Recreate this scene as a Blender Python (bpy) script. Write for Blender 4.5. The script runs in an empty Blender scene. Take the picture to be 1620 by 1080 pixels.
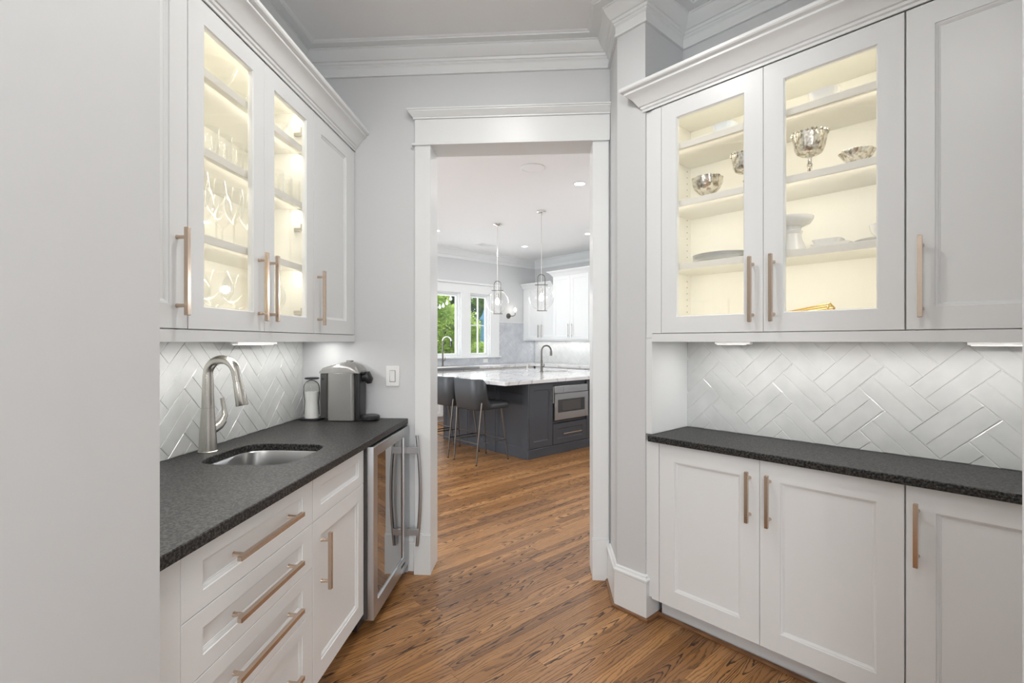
import bpy, bmesh, math, random
from mathutils import Vector
random.seed(7)
S = bpy.context.scene
C = S.collection
PI = math.pi
# ---------------------------------------------------------------- plan frames (x right, y into the wall, z up)
AA = math.atan(52/788); AB = math.atan(717/788)
class Frame:
    def __init__(s, ang): s.a = ang; s.c = math.cos(ang); s.s = math.sin(ang)
    def w(s, x, y, z=0.0): return Vector((x*s.c - y*s.s, x*s.s + y*s.c, z))
    def inv(s, p): return (p[0]*s.c + p[1]*s.s, -p[0]*s.s + p[1]*s.c)
FA = Frame(-AA)                 # doorway wall
FL = Frame(PI/2 - AA)           # left run
FB = Frame(AB - PI/2)           # right run, kitchen cabinet wall
FW = Frame(AB)                  # kitchen window wall, island front
FO = Frame(0)
# ---------------------------------------------------------------- camera
cam = bpy.data.cameras.new('camera'); co = bpy.data.objects.new('camera', cam); C.objects.link(co)
cam.sensor_width = 36; cam.lens = 36*788/1620; cam.clip_start = .02; cam.clip_end = 200
co.location = (0, 0, 1.36); co.rotation_euler = (PI/2, 0, 0); S.camera = co
# ---------------------------------------------------------------- world, exposure
W = bpy.data.worlds.new('world'); S.world = W; W.use_nodes = True
W.node_tree.nodes['Background'].inputs[0].default_value = (.86, .93, 1, 1)
W.node_tree.nodes['Background'].inputs[1].default_value = 1.5
S.view_settings.view_transform = 'Standard'; S.view_settings.look = 'None'
S.view_settings.gamma = 1; S.view_settings.use_curve_mapping = False
S.view_settings.exposure = 0.0
S.cycles.transparent_max_bounces = 32
def area(name, fr, x, y, z, sx, sy, power, col=(1,1,1), rot=(0,0,0), spread=PI):
    d = bpy.data.lights.new(name, 'AREA'); d.shape = 'RECTANGLE'; d.size = sx; d.size_y = sy
    d.energy = power; d.color = col; d.spread = spread
    o = bpy.data.objects.new(name, d); C.objects.link(o)
    o.location = fr.w(x, y, z); o.rotation_euler = (rot[0], rot[1], rot[2] + fr.a); return o
def disc(name, p, size, power, col=(1,1,1)):
    d = bpy.data.lights.new(name, 'AREA'); d.shape = 'DISK'; d.size = size; d.energy = power; d.color = col
    o = bpy.data.objects.new(name, d); C.objects.link(o); o.location = p; return o
def point(name, p, r, power, col=(1,1,1)):
    d = bpy.data.lights.new(name, 'POINT'); d.shadow_soft_size = r; d.energy = power; d.color = col
    o = bpy.data.objects.new(name, d); C.objects.link(o); o.location = p; return o
def sunlight():
    d = bpy.data.lights.new('sun', 'SUN'); d.energy = 7; d.angle = .02; d.color = (1,.95,.85)
    o = bpy.data.objects.new('sun', d); C.objects.link(o); o.rotation_euler = (math.radians(48), 0, math.radians(-150))
sunlight()
WARM = (1,.935,.80); SOFT = (1,.975,.94); DAY = (.92,.96,1)
# unseen fill lamps added behind the camera, over the pantry and in the kitchen
area('hall_fill', FA, 0, -2.9, 1.5, 1.5, 2.3, 35, DAY, (PI/2+.28, 0, 0))  # broad lamp added out of view, tilted up to fill the pantry
for i, (x, y) in enumerate(((-.25, 1.75), (-.1, .3), (0, -1.4))):
    disc('pantry_ceiling_fill', FA.w(x, y, 3.05), .16, (12, 10, 9)[i], SOFT)  # lamps without fixtures, added out of view to light pantry and hall
point('hall_point_fill', FA.w(.2, -1.6, 2.6), .03, 27, SOFT)  # unseen point added to brighten the pantry ceiling
point('kitchen_near_fill', FB.w(-2.9, 5.4, 2.0), .04, 30, DAY)  # unseen point added to lift the near kitchen ceiling and island front
point('dining_side_fill', FB.w(-5.3, .6, 2.1), .2, 100, DAY)  # unseen point added to even out light on kitchen ceiling and walls
# kitchen: daylight at its windows, unseen fill added on the garden side, downlights
area('kitchen_window_daylight', FW, 5.45, 7.75, 1.65, 1.9, 1.1, 24, DAY, (-PI/2-.15, 0, 0))
area('garden_side_fill', FB, -5.4, -1.3, 1.4, 2.6, 2.3, 60, DAY, (PI/2+.3, 0, 0))  # added lamp, aimed upward to brighten the kitchen ceiling
# ---------------------------------------------------------------- materials
def lin(c): return tuple((x/12.92 if x <= .04045 else ((x+.055)/1.055)**2.4) for x in c)
def mat(name, col, rough=.5, metal=0, **kw):
    m = bpy.data.materials.new(name); m.use_nodes = True
    b = m.node_tree.nodes['Principled BSDF']
    b.inputs['Base Color'].default_value = (*col, 1); b.inputs['Roughness'].default_value = rough
    b.inputs['Metallic'].default_value = metal
    for k, v in kw.items(): b.inputs[k.replace('_', ' ')].default_value = v
    return m
def nd(m, t, **kw):
    n = m.node_tree.nodes.new(t)
    for k, v in kw.items(): setattr(n, k, v)
    return n
def lk(m, a, b): m.node_tree.links.new(a, b)
def bumpy(m, scale, strength, dist=.001, detail=3, vec=None, stretch=None):
    n = nd(m, 'ShaderNodeTexNoise'); n.inputs['Scale'].default_value = scale; n.inputs['Detail'].default_value = detail
    tc = nd(m, 'ShaderNodeTexCoord')
    if stretch:
        mp = nd(m, 'ShaderNodeMapping'); mp.inputs['Scale'].default_value = stretch
        lk(m, tc.outputs['Object'], mp.inputs[0]); lk(m, mp.outputs[0], n.inputs['Vector'])
    else: lk(m, tc.outputs['Object'], n.inputs['Vector'])
    b = nd(m, 'ShaderNodeBump'); b.inputs['Strength'].default_value = strength; b.inputs['Distance'].default_value = dist
    lk(m, n.outputs['Fac'], b.inputs['Height']); lk(m, b.outputs[0], m.node_tree.nodes['Principled BSDF'].inputs['Normal'])
    return n
def vary(m, c0, c1, scale, detail=2, lo=.35, hi=.65, stretch=None):
    n = nd(m, 'ShaderNodeTexNoise'); n.inputs['Scale'].default_value = scale; n.inputs['Detail'].default_value = detail
    tc = nd(m, 'ShaderNodeTexCoord'); mp = nd(m, 'ShaderNodeMapping')
    if stretch: mp.inputs['Scale'].default_value = stretch
    lk(m, tc.outputs['Object'], mp.inputs[0]); lk(m, mp.outputs[0], n.inputs['Vector'])
    r = nd(m, 'ShaderNodeValToRGB'); r.color_ramp.elements[0].position = lo; r.color_ramp.elements[1].position = hi
    r.color_ramp.elements[0].color = (*c0, 1); r.color_ramp.elements[1].color = (*c1, 1)
    lk(m, n.outputs['Fac'], r.inputs[0]); lk(m, r.outputs[0], m.node_tree.nodes['Principled BSDF'].inputs['Base Color'])
    return r
M = {}
M['wall'] = mat('wall_paint', (.655,.665,.672), .6); bumpy(M['wall'], 300, .08)
M['ceil'] = mat('ceiling_paint', (.87,.875,.88), .7); bumpy(M['ceil'], 250, .06)
M['trim'] = mat('trim_paint', (.80,.815,.815), .35); bumpy(M['trim'], 120, .03)
M['cab'] = mat('cabinet_paint', (.80,.815,.82), .33); bumpy(M['cab'], 150, .03)
M['cabin'] = mat('cabinet_interior', (.85,.835,.775), .45); bumpy(M['cabin'], 90, .03)
M['gap'] = mat('shadow_gap', (.12,.1,.09), .8); bumpy(M['gap'], 90, .03)
M['bronze'] = mat('champagne_bronze', (.60,.48,.385), .2, 1); bumpy(M['bronze'], 40, .12, stretch=(40,40,1))
M['steel'] = mat('brushed_steel', (.50,.515,.53), .28, 1); bumpy(M['steel'], 30, .10, stretch=(1,1,30))
M['basinsteel'] = mat('sink_steel', (.42,.42,.42), .3, 1); bumpy(M['basinsteel'], 30, .10, stretch=(1,1,30))
M['nickel'] = mat('brushed_nickel', (.60,.58,.54), .27, 1); bumpy(M['nickel'], 60, .06, stretch=(1,1,12))
M['darksteel'] = mat('gunmetal', (.17,.155,.14), .36, 1); bumpy(M['darksteel'], 60, .05)
M['chrome'] = mat('polished_nickel', (.75,.73,.69), .13, 1); bumpy(M['chrome'], 60, .02)
M['black'] = mat('black_plastic', (.02,.02,.022), .3); bumpy(M['black'], 120, .05)
M['grayplastic'] = mat('titanium_grey_gloss', (.27,.265,.255), .22, .2, Coat_Weight=.5); bumpy(M['grayplastic'], 90, .01)
M['grill'] = mat('dark_grille', (.075,.072,.07), .5); bumpy(M['grill'], 90, .1)
M['white'] = mat('white_plastic', (.86,.86,.85), .3); bumpy(M['white'], 90, .02)
M['china'] = mat('white_china', (.86,.86,.85), .12, Coat_Weight=.5); bumpy(M['china'], 40, .02)
M['chinablue'] = mat('pale_china', (.78,.82,.85), .12, Coat_Weight=.5); bumpy(M['chinablue'], 40, .02)
M['navy'] = mat('island_charcoal_paint', (.072,.080,.094), .27); bumpy(M['navy'], 120, .03)
M['leather'] = mat('dark_grey_leather', (.052,.058,.064), .42); bumpy(M['leather'], 260, .25)
M['silver'] = mat('aged_silver', (.72,.66,.56), .18, 1); vary(M['silver'], (.38,.32,.24), (.84,.81,.74), 45, 4, .36, .55); bumpy(M['silver'], 80, .5, .004)
M['gold'] = mat('brass_wire', (.66,.43,.12), .25, 1); bumpy(M['gold'], 70, .05)
M['shoe'] = mat('shoe_mould_oak', (.22,.105,.045), .35); vary(M['shoe'], (.15,.065,.028), (.27,.135,.06), 12, 4, stretch=(1,1,12)); 
M['grout'] = mat('grout', (.72,.72,.71), .8); bumpy(M['grout'], 200, .2)
M['tile'] = mat('glazed_tile', (.70,.705,.70), .13, Coat_Weight=.3)
vary(M['tile'], (.60,.615,.61), (.69,.70,.695), 9, 3, .3, .7); bumpy(M['tile'], 16, .35, .004, 2)
M['tileblue'] = mat('glazed_blue_grey_tile', (.50,.52,.56), .15, Coat_Weight=.3)
vary(M['tileblue'], (.47,.49,.53), (.59,.61,.645), 8, 3, .3, .7); bumpy(M['tileblue'], 16, .3, .003, 2)
M['lamp'] = mat('lit_lens', (1,1,1), .5, Emission_Color=(1,.97,.92,1), Emission_Strength=9)
M['bar'] = mat('light_bar_lit', (1,1,1), .5, Emission_Color=(1,.97,.92,1), Emission_Strength=1.1)
M['filament'] = mat('bulb_lit', (1,1,1), .5, Emission_Color=(1,.93,.82,1), Emission_Strength=10)
M['umbrella'] = mat('blue_canvas', (.13,.30,.43), .8); bumpy(M['umbrella'], 60, .3)
M['patio'] = mat('patio_paving', (.42,.41,.39), .8); vary(M['patio'], (.35,.34,.32), (.5,.49,.46), 3)
M['bark'] = mat('bark', (.12,.08,.05), .9); bumpy(M['bark'], 30, .6, .01)
def leafm(n, a, b):
    m = mat(n, a, .55, Subsurface_Weight=0.0); vary(m, a, b, 2.2, 4)
    bs = m.node_tree.nodes['Principled BSDF']; bs.inputs['Transmission Weight'].default_value = 0
    tr = nd(m, 'ShaderNodeBsdfTranslucent'); tr.inputs[0].default_value = (*[x*1.3 for x in b], 1)
    mx = nd(m, 'ShaderNodeMixShader'); mx.inputs[0].default_value = .4
    lk(m, bs.outputs[0], mx.inputs[1]); lk(m, tr.outputs[0], mx.inputs[2])
    lk(m, mx.outputs[0], m.node_tree.nodes['Material Output'].inputs[0]); return m
M['leafb'] = leafm('bright_leaves', (.20,.34,.05), (.42,.55,.12))
M['leafd'] = leafm('dark_leaves', (.03,.11,.035), (.10,.22,.06))
M['leafm'] = leafm('mid_leaves', (.08,.20,.04), (.22,.36,.09))
def glassm(name, tint=(1,1,1), lo=.03, hi=.9, power=3.0, rough=.02, glossc=(1,1,1), diff=0):
    m = bpy.data.materials.new(name); m.use_nodes = True; nt = m.node_tree; nt.nodes.clear()
    out = nd(m, 'ShaderNodeOutputMaterial'); t = nd(m, 'ShaderNodeBsdfTransparent'); t.inputs[0].default_value = (*tint, 1)
    g = nd(m, 'ShaderNodeBsdfGlossy'); g.inputs['Roughness'].default_value = rough; g.inputs[0].default_value = (*glossc, 1)
    lw = nd(m, 'ShaderNodeLayerWeight'); lw.inputs[0].default_value = .5
    p = nd(m, 'ShaderNodeMath', operation='POWER'); p.inputs[1].default_value = power
    mr = nd(m, 'ShaderNodeMapRange'); mr.inputs[3].default_value = lo; mr.inputs[4].default_value = hi
    mx = nd(m, 'ShaderNodeMixShader')
    lk(m, lw.outputs['Facing'], p.inputs[0]); lk(m, p.outputs[0], mr.inputs[0]); lk(m, mr.outputs[0], mx.inputs[0])
    lk(m, t.outputs[0], mx.inputs[1]); lk(m, g.outputs[0], mx.inputs[2]); lk(m, mx.outputs[0], out.inputs[0]); return m
M['pane'] = glassm('cabinet_glass', (.99,.99,.985), .035, .75, 4)
M['wpane'] = glassm('window_glass', (.98,.99,.99), .03, .7, 4)
M['crystal'] = glassm('clear_drinking_glass', (.955,.955,.945), .015, .85, 2.0)
M['globe'] = glassm('clear_globe_glass', (.985,.985,.985), .03, .85, 2.6)
M['fridgeglass'] = glassm('dark_fridge_glass', (.10,.10,.11), .30, .85, 3)
M['ovenglass'] = glassm('dark_oven_glass', (.12,.12,.13), .12, .85, 3)
# granite
m = M['granite'] = mat('leathered_dark_granite', (.03,.03,.03), .45, Specular_IOR_Level=.3)
tc = nd(m, 'ShaderNodeTexCoord'); n1 = nd(m, 'ShaderNodeTexNoise'); n1.inputs['Scale'].default_value = 125; n1.inputs['Detail'].default_value = 4
n2 = nd(m, 'ShaderNodeTexVoronoi'); n2.inputs['Scale'].default_value = 120
r1 = nd(m, 'ShaderNodeValToRGB'); e = r1.color_ramp.elements; e[0].position = .42; e[0].color = (.004,.004,.005,1); e[1].position = .62; e[1].color = (.062,.060,.056,1)
r2 = nd(m, 'ShaderNodeValToRGB'); e = r2.color_ramp.elements; e[0].position = .02; e[0].color = (.20,.19,.18,1); e[1].position = .24; e[1].color = (0,0,0,1)
ad = nd(m, 'ShaderNodeMix', data_type='RGBA', blend_type='ADD'); ad.inputs[0].default_value = .7
lk(m, tc.outputs['Object'], n1.inputs['Vector']); lk(m, tc.outputs['Object'], n2.inputs['Vector'])
lk(m, n1.outputs['Fac'], r1.inputs[0]); lk(m, n2.outputs['Distance'], r2.inputs[0])
lk(m, r1.outputs[0], ad.inputs[6]); lk(m, r2.outputs[0], ad.inputs[7]); lk(m, ad.outputs[2], m.node_tree.nodes['Principled BSDF'].inputs['Base Color'])
bp = nd(m, 'ShaderNodeBump'); bp.inputs['Strength'].default_value = .35; bp.inputs['Distance'].default_value = .001
lk(m, n1.outputs['Fac'], bp.inputs['Height']); lk(m, bp.outputs[0], m.node_tree.nodes['Principled BSDF'].inputs['Normal'])
# quartz
m = M['quartz'] = mat('white_veined_quartz', (.8,.8,.8), .08)
tc = nd(m, 'ShaderNodeTexCoord'); n1 = nd(m, 'ShaderNodeTexNoise'); n1.inputs['Scale'].default_value = 1.6; n1.inputs['Detail'].default_value = 8; n1.inputs['Distortion'].default_value = 1.6
r1 = nd(m, 'ShaderNodeValToRGB'); cr = r1.color_ramp
cr.elements[0].position = .47; cr.elements[0].color = (.80,.80,.80,1); cr.elements[1].position = .53; cr.elements[1].color = (.80,.80,.80,1)
ee = cr.elements.new(.5); ee.color = (.50,.50,.52,1)
lk(m, tc.outputs['Object'], n1.inputs['Vector']); lk(m, n1.outputs['Fac'], r1.inputs[0]); lk(m, r1.outputs[0], m.node_tree.nodes['Principled BSDF'].inputs['Base Color'])
# oak
def oak():
    m = mat('stained_oak', (.25,.12,.05), .3); bs = m.node_tree.nodes['Principled BSDF']
    uv = nd(m, 'ShaderNodeUVMap'); uv.uv_map = 'grain'
    at = nd(m, 'ShaderNodeAttribute'); at.attribute_name = 'tone'
    sp = nd(m, 'ShaderNodeSeparateXYZ'); lk(m, uv.outputs[0], sp.inputs[0])
    ca = nd(m, 'ShaderNodeSeparateColor'); lk(m, at.outputs['Color'], ca.inputs[0])
    def mth(op, a, b=None, c=None):
        n = nd(m, 'ShaderNodeMath', operation=op)
        for i, v in enumerate((a, b, c)):
            if v is None: continue
            if isinstance(v, (int, float)): n.inputs[i].default_value = v
            else: lk(m, v, n.inputs[i])
        return n.outputs[0]
    x, y = sp.outputs[0], sp.outputs[1]
    tone, style, off = ca.outputs[0], ca.outputs[1], ca.outputs[2]
    cb = nd(m, 'ShaderNodeCombineXYZ'); lk(m, mth('MULTIPLY', x, 2.4), cb.inputs[0]); lk(m, mth('MULTIPLY', y, 13), cb.inputs[1]); lk(m, mth('MULTIPLY', off, 50), cb.inputs[2])
    nz = nd(m, 'ShaderNodeTexNoise'); nz.inputs['Scale'].default_value = 1; nz.inputs['Detail'].default_value = 1.5; lk(m, cb.outputs[0], nz.inputs['Vector'])
    cb2 = nd(m, 'ShaderNodeCombineXYZ'); lk(m, mth('MULTIPLY', x, 22), cb2.inputs[0]); lk(m, mth('MULTIPLY', y, 120), cb2.inputs[1]); lk(m, mth('MULTIPLY', off, 80), cb2.inputs[2])
    nf = nd(m, 'ShaderNodeTexNoise'); nf.inputs['Scale'].default_value = 1; nf.inputs['Detail'].default_value = 3; lk(m, cb2.outputs[0], nf.inputs['Vector'])
    # cathedral arches = contour lines of a paraboloid; straight grain = contours across the board
    yy = mth('SUBTRACT', y, mth('MULTIPLY', mth('SUBTRACT', off, .5), .03))
    par = mth('MULTIPLY', mth('MULTIPLY', yy, yy), 3000)
    cath = mth('ADD', mth('MULTIPLY', x, 7), par)
    strg = mth('ADD', mth('MULTIPLY', y, 62), mth('MULTIPLY', x, 1.2))
    isC = mth('GREATER_THAN', style, .52)
    R = mth('ADD', mth('MULTIPLY', cath, isC), mth('MULTIPLY', strg, mth('SUBTRACT', 1, isC)))
    R = mth('ADD', R, mth('MULTIPLY', nz.outputs['Fac'], 7)); R = mth('ADD', R, mth('MULTIPLY', nf.outputs['Fac'], .75))
    fr = mth('FRACT', R)
    line = nd(m, 'ShaderNodeMapRange'); line.inputs[1].default_value = .50; line.inputs[2].default_value = .92; line.interpolation_type = 'SMOOTHSTEP'
    lk(m, fr, line.inputs[0])
    cut = nd(m, 'ShaderNodeMapRange'); cut.inputs[1].default_value = .93; cut.inputs[2].default_value = 1; cut.inputs[3].default_value = 1; cut.inputs[4].default_value = 0; lk(m, fr, cut.inputs[0])
    ln = mth('MULTIPLY', line.outputs[0], cut.outputs[0])
    cb3 = nd(m, 'ShaderNodeCombineXYZ'); lk(m, mth('MULTIPLY', x, 14), cb3.inputs[0]); lk(m, mth('MULTIPLY', y, 700), cb3.inputs[1]); lk(m, mth('MULTIPLY', off, 30), cb3.inputs[2])
    pr = nd(m, 'ShaderNodeTexNoise'); pr.inputs['Scale'].default_value = 1; pr.inputs['Detail'].default_value = 2; lk(m, cb3.outputs[0], pr.inputs['Vector'])
    pore = nd(m, 'ShaderNodeMapRange'); pore.inputs[1].default_value = .45; pore.inputs[2].default_value = .75; lk(m, pr.outputs['Fac'], pore.inputs[0])
    strength = mth('MULTIPLY', ln, mth('ADD', .55, mth('MULTIPLY', isC, .42)))
    strength = mth('MINIMUM', mth('ADD', strength, mth('MULTIPLY', pore.outputs[0], .28)), 1.0)
    base = nd(m, 'ShaderNodeValToRGB'); e = base.color_ramp.elements
    e[0].color = (.19,.085,.030,1); e[1].color = (.58,.30,.115,1); e[0].position = 0; e[1].position = 1
    q = base.color_ramp.elements.new(.5); q.color = (.36,.170,.058,1)
    lk(m, mth('ADD', mth('MULTIPLY', tone, .8), mth('MULTIPLY', nz.outputs['Fac'], .25)), base.inputs[0])
    mx = nd(m, 'ShaderNodeMix', data_type='RGBA'); lk(m, strength, mx.inputs[0]); lk(m, base.outputs[0], mx.inputs[6]); mx.inputs[7].default_value = (.030,.012,.006,1)
    lk(m, mx.outputs[2], bs.inputs['Base Color'])
    lk(m, mth('ADD', .32, mth('MULTIPLY', ln, .14)), bs.inputs['Roughness'])
    b = nd(m, 'ShaderNodeBump'); b.inputs['Strength'].default_value = .25; b.inputs['Distance'].default_value = .0008
    lk(m, mth('SUBTRACT', 1, strength), b.inputs['Height']); lk(m, b.outputs[0], bs.inputs['Normal'])
    return m
M['oak'] = oak()
# ---------------------------------------------------------------- mesh building
ORG = {}
class MB:
    def __init__(s): s.v = []; s.f = []; s.uv = []; s.tone = []
    def add(s, vs, fs):
        b = len(s.v); s.v += [tuple(p) for p in vs]; s.f += [tuple(i+b for i in f) for f in fs]; return s
    def box(s, x0, x1, y0, y1, z0, z1):
        return s.add([(x0,y0,z0),(x1,y0,z0),(x1,y1,z0),(x0,y1,z0),(x0,y0,z1),(x1,y0,z1),(x1,y1,z1),(x0,y1,z1)],
                     [(0,3,2,1),(4,5,6,7),(0,1,5,4),(1,2,6,5),(2,3,7,6),(3,0,4,7)])
    def prism(s, poly, z0, z1):
        n = len(poly); return s.add([(x,y,z0) for x,y in poly]+[(x,y,z1) for x,y in poly],
            [tuple(range(n-1,-1,-1)), tuple(range(n,2*n))]+[(i,(i+1)%n,n+(i+1)%n,n+i) for i in range(n)])
    def loft(s, loops, cap0=True, cap1=True, closed=False):
        n = len(loops[0]); vs = [p for l in loops for p in l]; fs = []
        K = len(loops)
        for k in range(K if closed else K-1):
            a = k*n; b = ((k+1)%K)*n
            for i in range(n): j = (i+1)%n; fs.append((a+i,a+j,b+j,b+i))
        if not closed:
            if cap0: fs.append(tuple(range(n-1,-1,-1)))
            if cap1: fs.append(tuple(range((K-1)*n, K*n)))
        return s.add(vs, fs)
    def yzx(s): s.v = [(z, x, y) for x, y, z in s.v]; return s
    def lathe(s, prof, c=(0,0,0), n=24, fn=None, cap=False):
        loops = []
        for r, z in prof:
            loops.append([(c[0]+(r*(fn(2*PI*i/n,z) if fn else 1))*math.cos(2*PI*i/n), c[1]+(r*(fn(2*PI*i/n,z) if fn else 1))*math.sin(2*PI*i/n), c[2]+z) for i in range(n)])
        return s.loft(loops, cap, cap)
    def tube(s, pts, r, n=10, cap=True):
        pts = [Vector(p) for p in pts]; rs = r if isinstance(r, (list,tuple)) else [r]*len(pts)
        d0 = (pts[1]-pts[0]).normalized(); up = Vector((0,0,1)) if abs(d0.z) < .9 else Vector((1,0,0))
        u = d0.cross(up).normalized(); loops = []
        for i, p in enumerate(pts):
            d = ((pts[i+1]-p).normalized() if i < len(pts)-1 else (p-pts[i-1]).normalized())
            if 0 < i < len(pts)-1: d = ((pts[i+1]-p).normalized()+(p-pts[i-1]).normalized()).normalized()
            u = (u - d*u.dot(d)).normalized(); w = d.cross(u)
            loops.append([p + (u*math.cos(2*PI*k/n)+w*math.sin(2*PI*k/n))*rs[i] for k in range(n)])
        return s.loft(loops, cap, cap)
    def rect_loft(s, rects):   # rects: (x0,x1,z0,z1,y) nested loops
        return [[(a,y,c),(b,y,c),(b,y,d),(a,y,d)] for a,b,c,d,y in rects]
    def sweep(s, path, prof):  # path [(x,y)], profile [(offset to the left, z)], mitred
        P = [Vector((p[0],p[1])) for p in path]; loops = []
        for i, p in enumerate(P):
            def nrm(a, b): d = (b-a).normalized(); return Vector((-d.y, d.x))
            if i == 0: k = nrm(P[0],P[1])
            elif i == len(P)-1: k = nrm(P[-2],P[-1])
            else:
                a = nrm(P[i-1],P[i]); b = nrm(P[i],P[i+1]); k = (a+b); k = k/ (k.length_squared/2) if k.length > 1e-6 else a
            loops.append([(p.x+k.x*o, p.y+k.y*o, z) for o, z in prof])
        return s.loft(loops)
    def build(s, name, m, parent=None, fr=FO, org=(0,0,0), bevel=0, smooth=35, label=None, cat=None, group=None, kind=None):
        if parent is not None: org = ORG[parent.name]
        me = bpy.data.meshes.new(name)
        me.from_pydata([(x-org[0], y-org[1], z-org[2]) for x,y,z in s.v], [], s.f)
        bm = bmesh.new(); bm.from_mesh(me); bmesh.ops.recalc_face_normals(bm, faces=bm.faces); bm.to_mesh(me); bm.free()
        for p in me.polygons: p.use_smooth = True
        me.set_sharp_from_angle(angle=math.radians(smooth)); me.materials.append(M[m] if isinstance(m, str) else m)
        o = bpy.data.objects.new(name, me); C.objects.link(o)
        if parent is not None: o.parent = parent
        else: o.location = fr.w(*org); o.rotation_euler = (0,0,fr.a)
        ORG[o.name] = org
        if bevel:
            b = o.modifiers.new('bevel','BEVEL'); b.width = bevel; b.segments = 2; b.limit_method = 'ANGLE'; b.angle_limit = math.radians(40)
        tag(o, label, cat, group, kind); return o
def tag(o, label=None, cat=None, group=None, kind=None):
    if label: o['label'] = label
    if cat: o['category'] = cat
    if group: o['group'] = group
    if kind: o['kind'] = kind
def thing(name, label, cat, fr, org, group=None, kind=None):
    o = bpy.data.objects.new(name, None); C.objects.link(o); o.empty_display_size = .05
    o.location = fr.w(*org); o.rotation_euler = (0,0,fr.a); ORG[o.name] = org; tag(o, label, cat, group, kind); return o
def dup(root, loc, label=None, group=None, rotz=None, scale=None):
    def cp(o, par):
        c = o.copy(); C.objects.link(c); c.parent = par; ORG[c.name] = ORG[o.name]
        for ch in list(o.children): cp(ch, c)
        return c
    r = cp(root, None); r.location = loc
    if rotz is not None: r.rotation_euler = (0,0,rotz)
    if scale: r.scale = scale
    if label: r['label'] = label
    if group: r['group'] = group
    return r
def polyA(l): return [tuple(FA.w(*p)[:2]) for p in l]
def polyB(l): return [tuple(FB.w(*p)[:2]) for p in l]
# ================================================================ SHELL
CZ = 3.075
# pier corner: t = .372 meets q2 = 2.128
def meet(t, q2):
    a = FA.w(1,0); b = FB.w(0,1)   # a.p = t ; b.p = q2
    det = a.x*b.y - a.y*b.x; return Vector(((t*b.y - q2*a.y)/det, (a.x*q2 - b.x*t)/det, 0))
PC = meet(.372, 2.128); PCb = FB.inv(PC)
def wallseg(name, poly, z0=0, z1=CZ, m='wall'):
    return MB().prism(poly, z0, z1).build(name, m, kind='structure')
def slab(p, q, th):   # wall from p to q, thickness to the right of travel (outside)
    p = Vector(p); q = Vector(q); d = (q-p).normalized(); n = Vector((d.y,-d.x))*th
    return [tuple(p), tuple(q), tuple(q+n), tuple(p+n)]
A_ = lambda t, s: tuple(FA.w(t, s)[:2]); B_ = lambda a, b: tuple(FB.w(a, b)[:2])
near_r = [A_(.8,-3), A_(.8,.891), B_(.17,1.3), B_(.17,2.6), B_(1.6,2.6), A_(2.6,-3)]
wallseg('wall_right_near', near_r)
wallseg('wall_left_near', [A_(-.794,-3), A_(-1.9,-3), A_(-1.9,.979), A_(-.794,.979)])
wallseg('wall_left', [A_(-1.449,.979), A_(-1.9,.979), A_(-1.9,2.89), A_(-1.449,2.89)])
wallseg('wall_right', [B_(.17,2.486), B_(.17,2.6), B_(-1.367,2.6), B_(-1.367,2.486)])
wallseg('wall_pier', [B_(-1.367,2.6), tuple(FA.w(.372,3.04)[:2]), A_(.372,2.89), tuple(PC[:2]), B_(-1.367,2.128)])
# doorway wall, one mesh with the opening
OL, OR, OZ = -.672, .278, 2.515
mb = MB(); mb.prism([(-1.9,2.89),(OL,2.89),(OL,3.04),(-1.9,3.04)], 0, CZ); mb.prism([(OR,2.89),(.372,2.89),(.372,3.04),(OR,3.04)], 0, CZ)
mb.prism([(OL,2.89),(OR,2.89),(OR,3.04),(OL,3.04)], OZ, CZ); mb.build('wall_doorway', 'wall', fr=FA, kind='structure')
# kitchen walls
KW, KC = 7.585, 7.56
WX = [(4.62, 5.56), (5.84, 6.275)]; WZ0, WZ1 = 1.10, 2.25
mb = MB(); xs = [-1.5, WX[0][0]-.03, WX[0][1]+.03, WX[1][0]-.03, WX[1][1]+.03, KC+.12]
for a, b in ((0,1),(2,3),(4,5)): mb.box(xs[a], xs[b], KW, KW+.14, 0, CZ)
for a, b in ((1,2),(3,4)): mb.box(xs[a], xs[b], KW, KW+.14, 0, WZ0-.03); mb.box(xs[a], xs[b], KW, KW+.14, WZ1+.03, CZ)
mb.build('wall_window', 'wall', fr=FW, kind='structure')
MB().box(-KW, -1.9, KC, KC+.12, 0, CZ).build('wall_kitchen', 'wall', fr=FB, kind='structure')
MB().box(-1.95, -1.83, 2.6, KC, 0, CZ).build('wall_kitchen_near', 'wall', fr=FB, kind='structure')
# kitchen garden side with a wide opening (unseen, lets daylight in)
mb = MB(); mb.box(-KW,-6.8,-1.62,-1.5,0,CZ); mb.box(-4.0,-3.6,-1.62,-1.5,0,CZ); mb.box(-6.8,-4.0,-1.62,-1.5,2.6,CZ)
mb.build('wall_garden', 'wall', fr=FB, kind='structure')
MB().box(-3.72, -3.60, -1.5, .70, 0, CZ).build('wall_kitchen_left', 'wall', fr=FB, kind='structure')
ceil_poly = [(-7.7,-1.6),(-7.7,7.68),(-1.85,7.68),(-1.85,2.7),(3.6,2.7),(3.6,-4.2),(-2.8,-4.2),(-2.8,-1.6)]
MB().prism(ceil_poly, CZ, CZ+.1).build('ceiling', 'ceil', fr=FB, kind='structure')
floor = MB().prism(ceil_poly, -.1, -.018).build('floor', 'gap', fr=FB, kind='structure')
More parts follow.
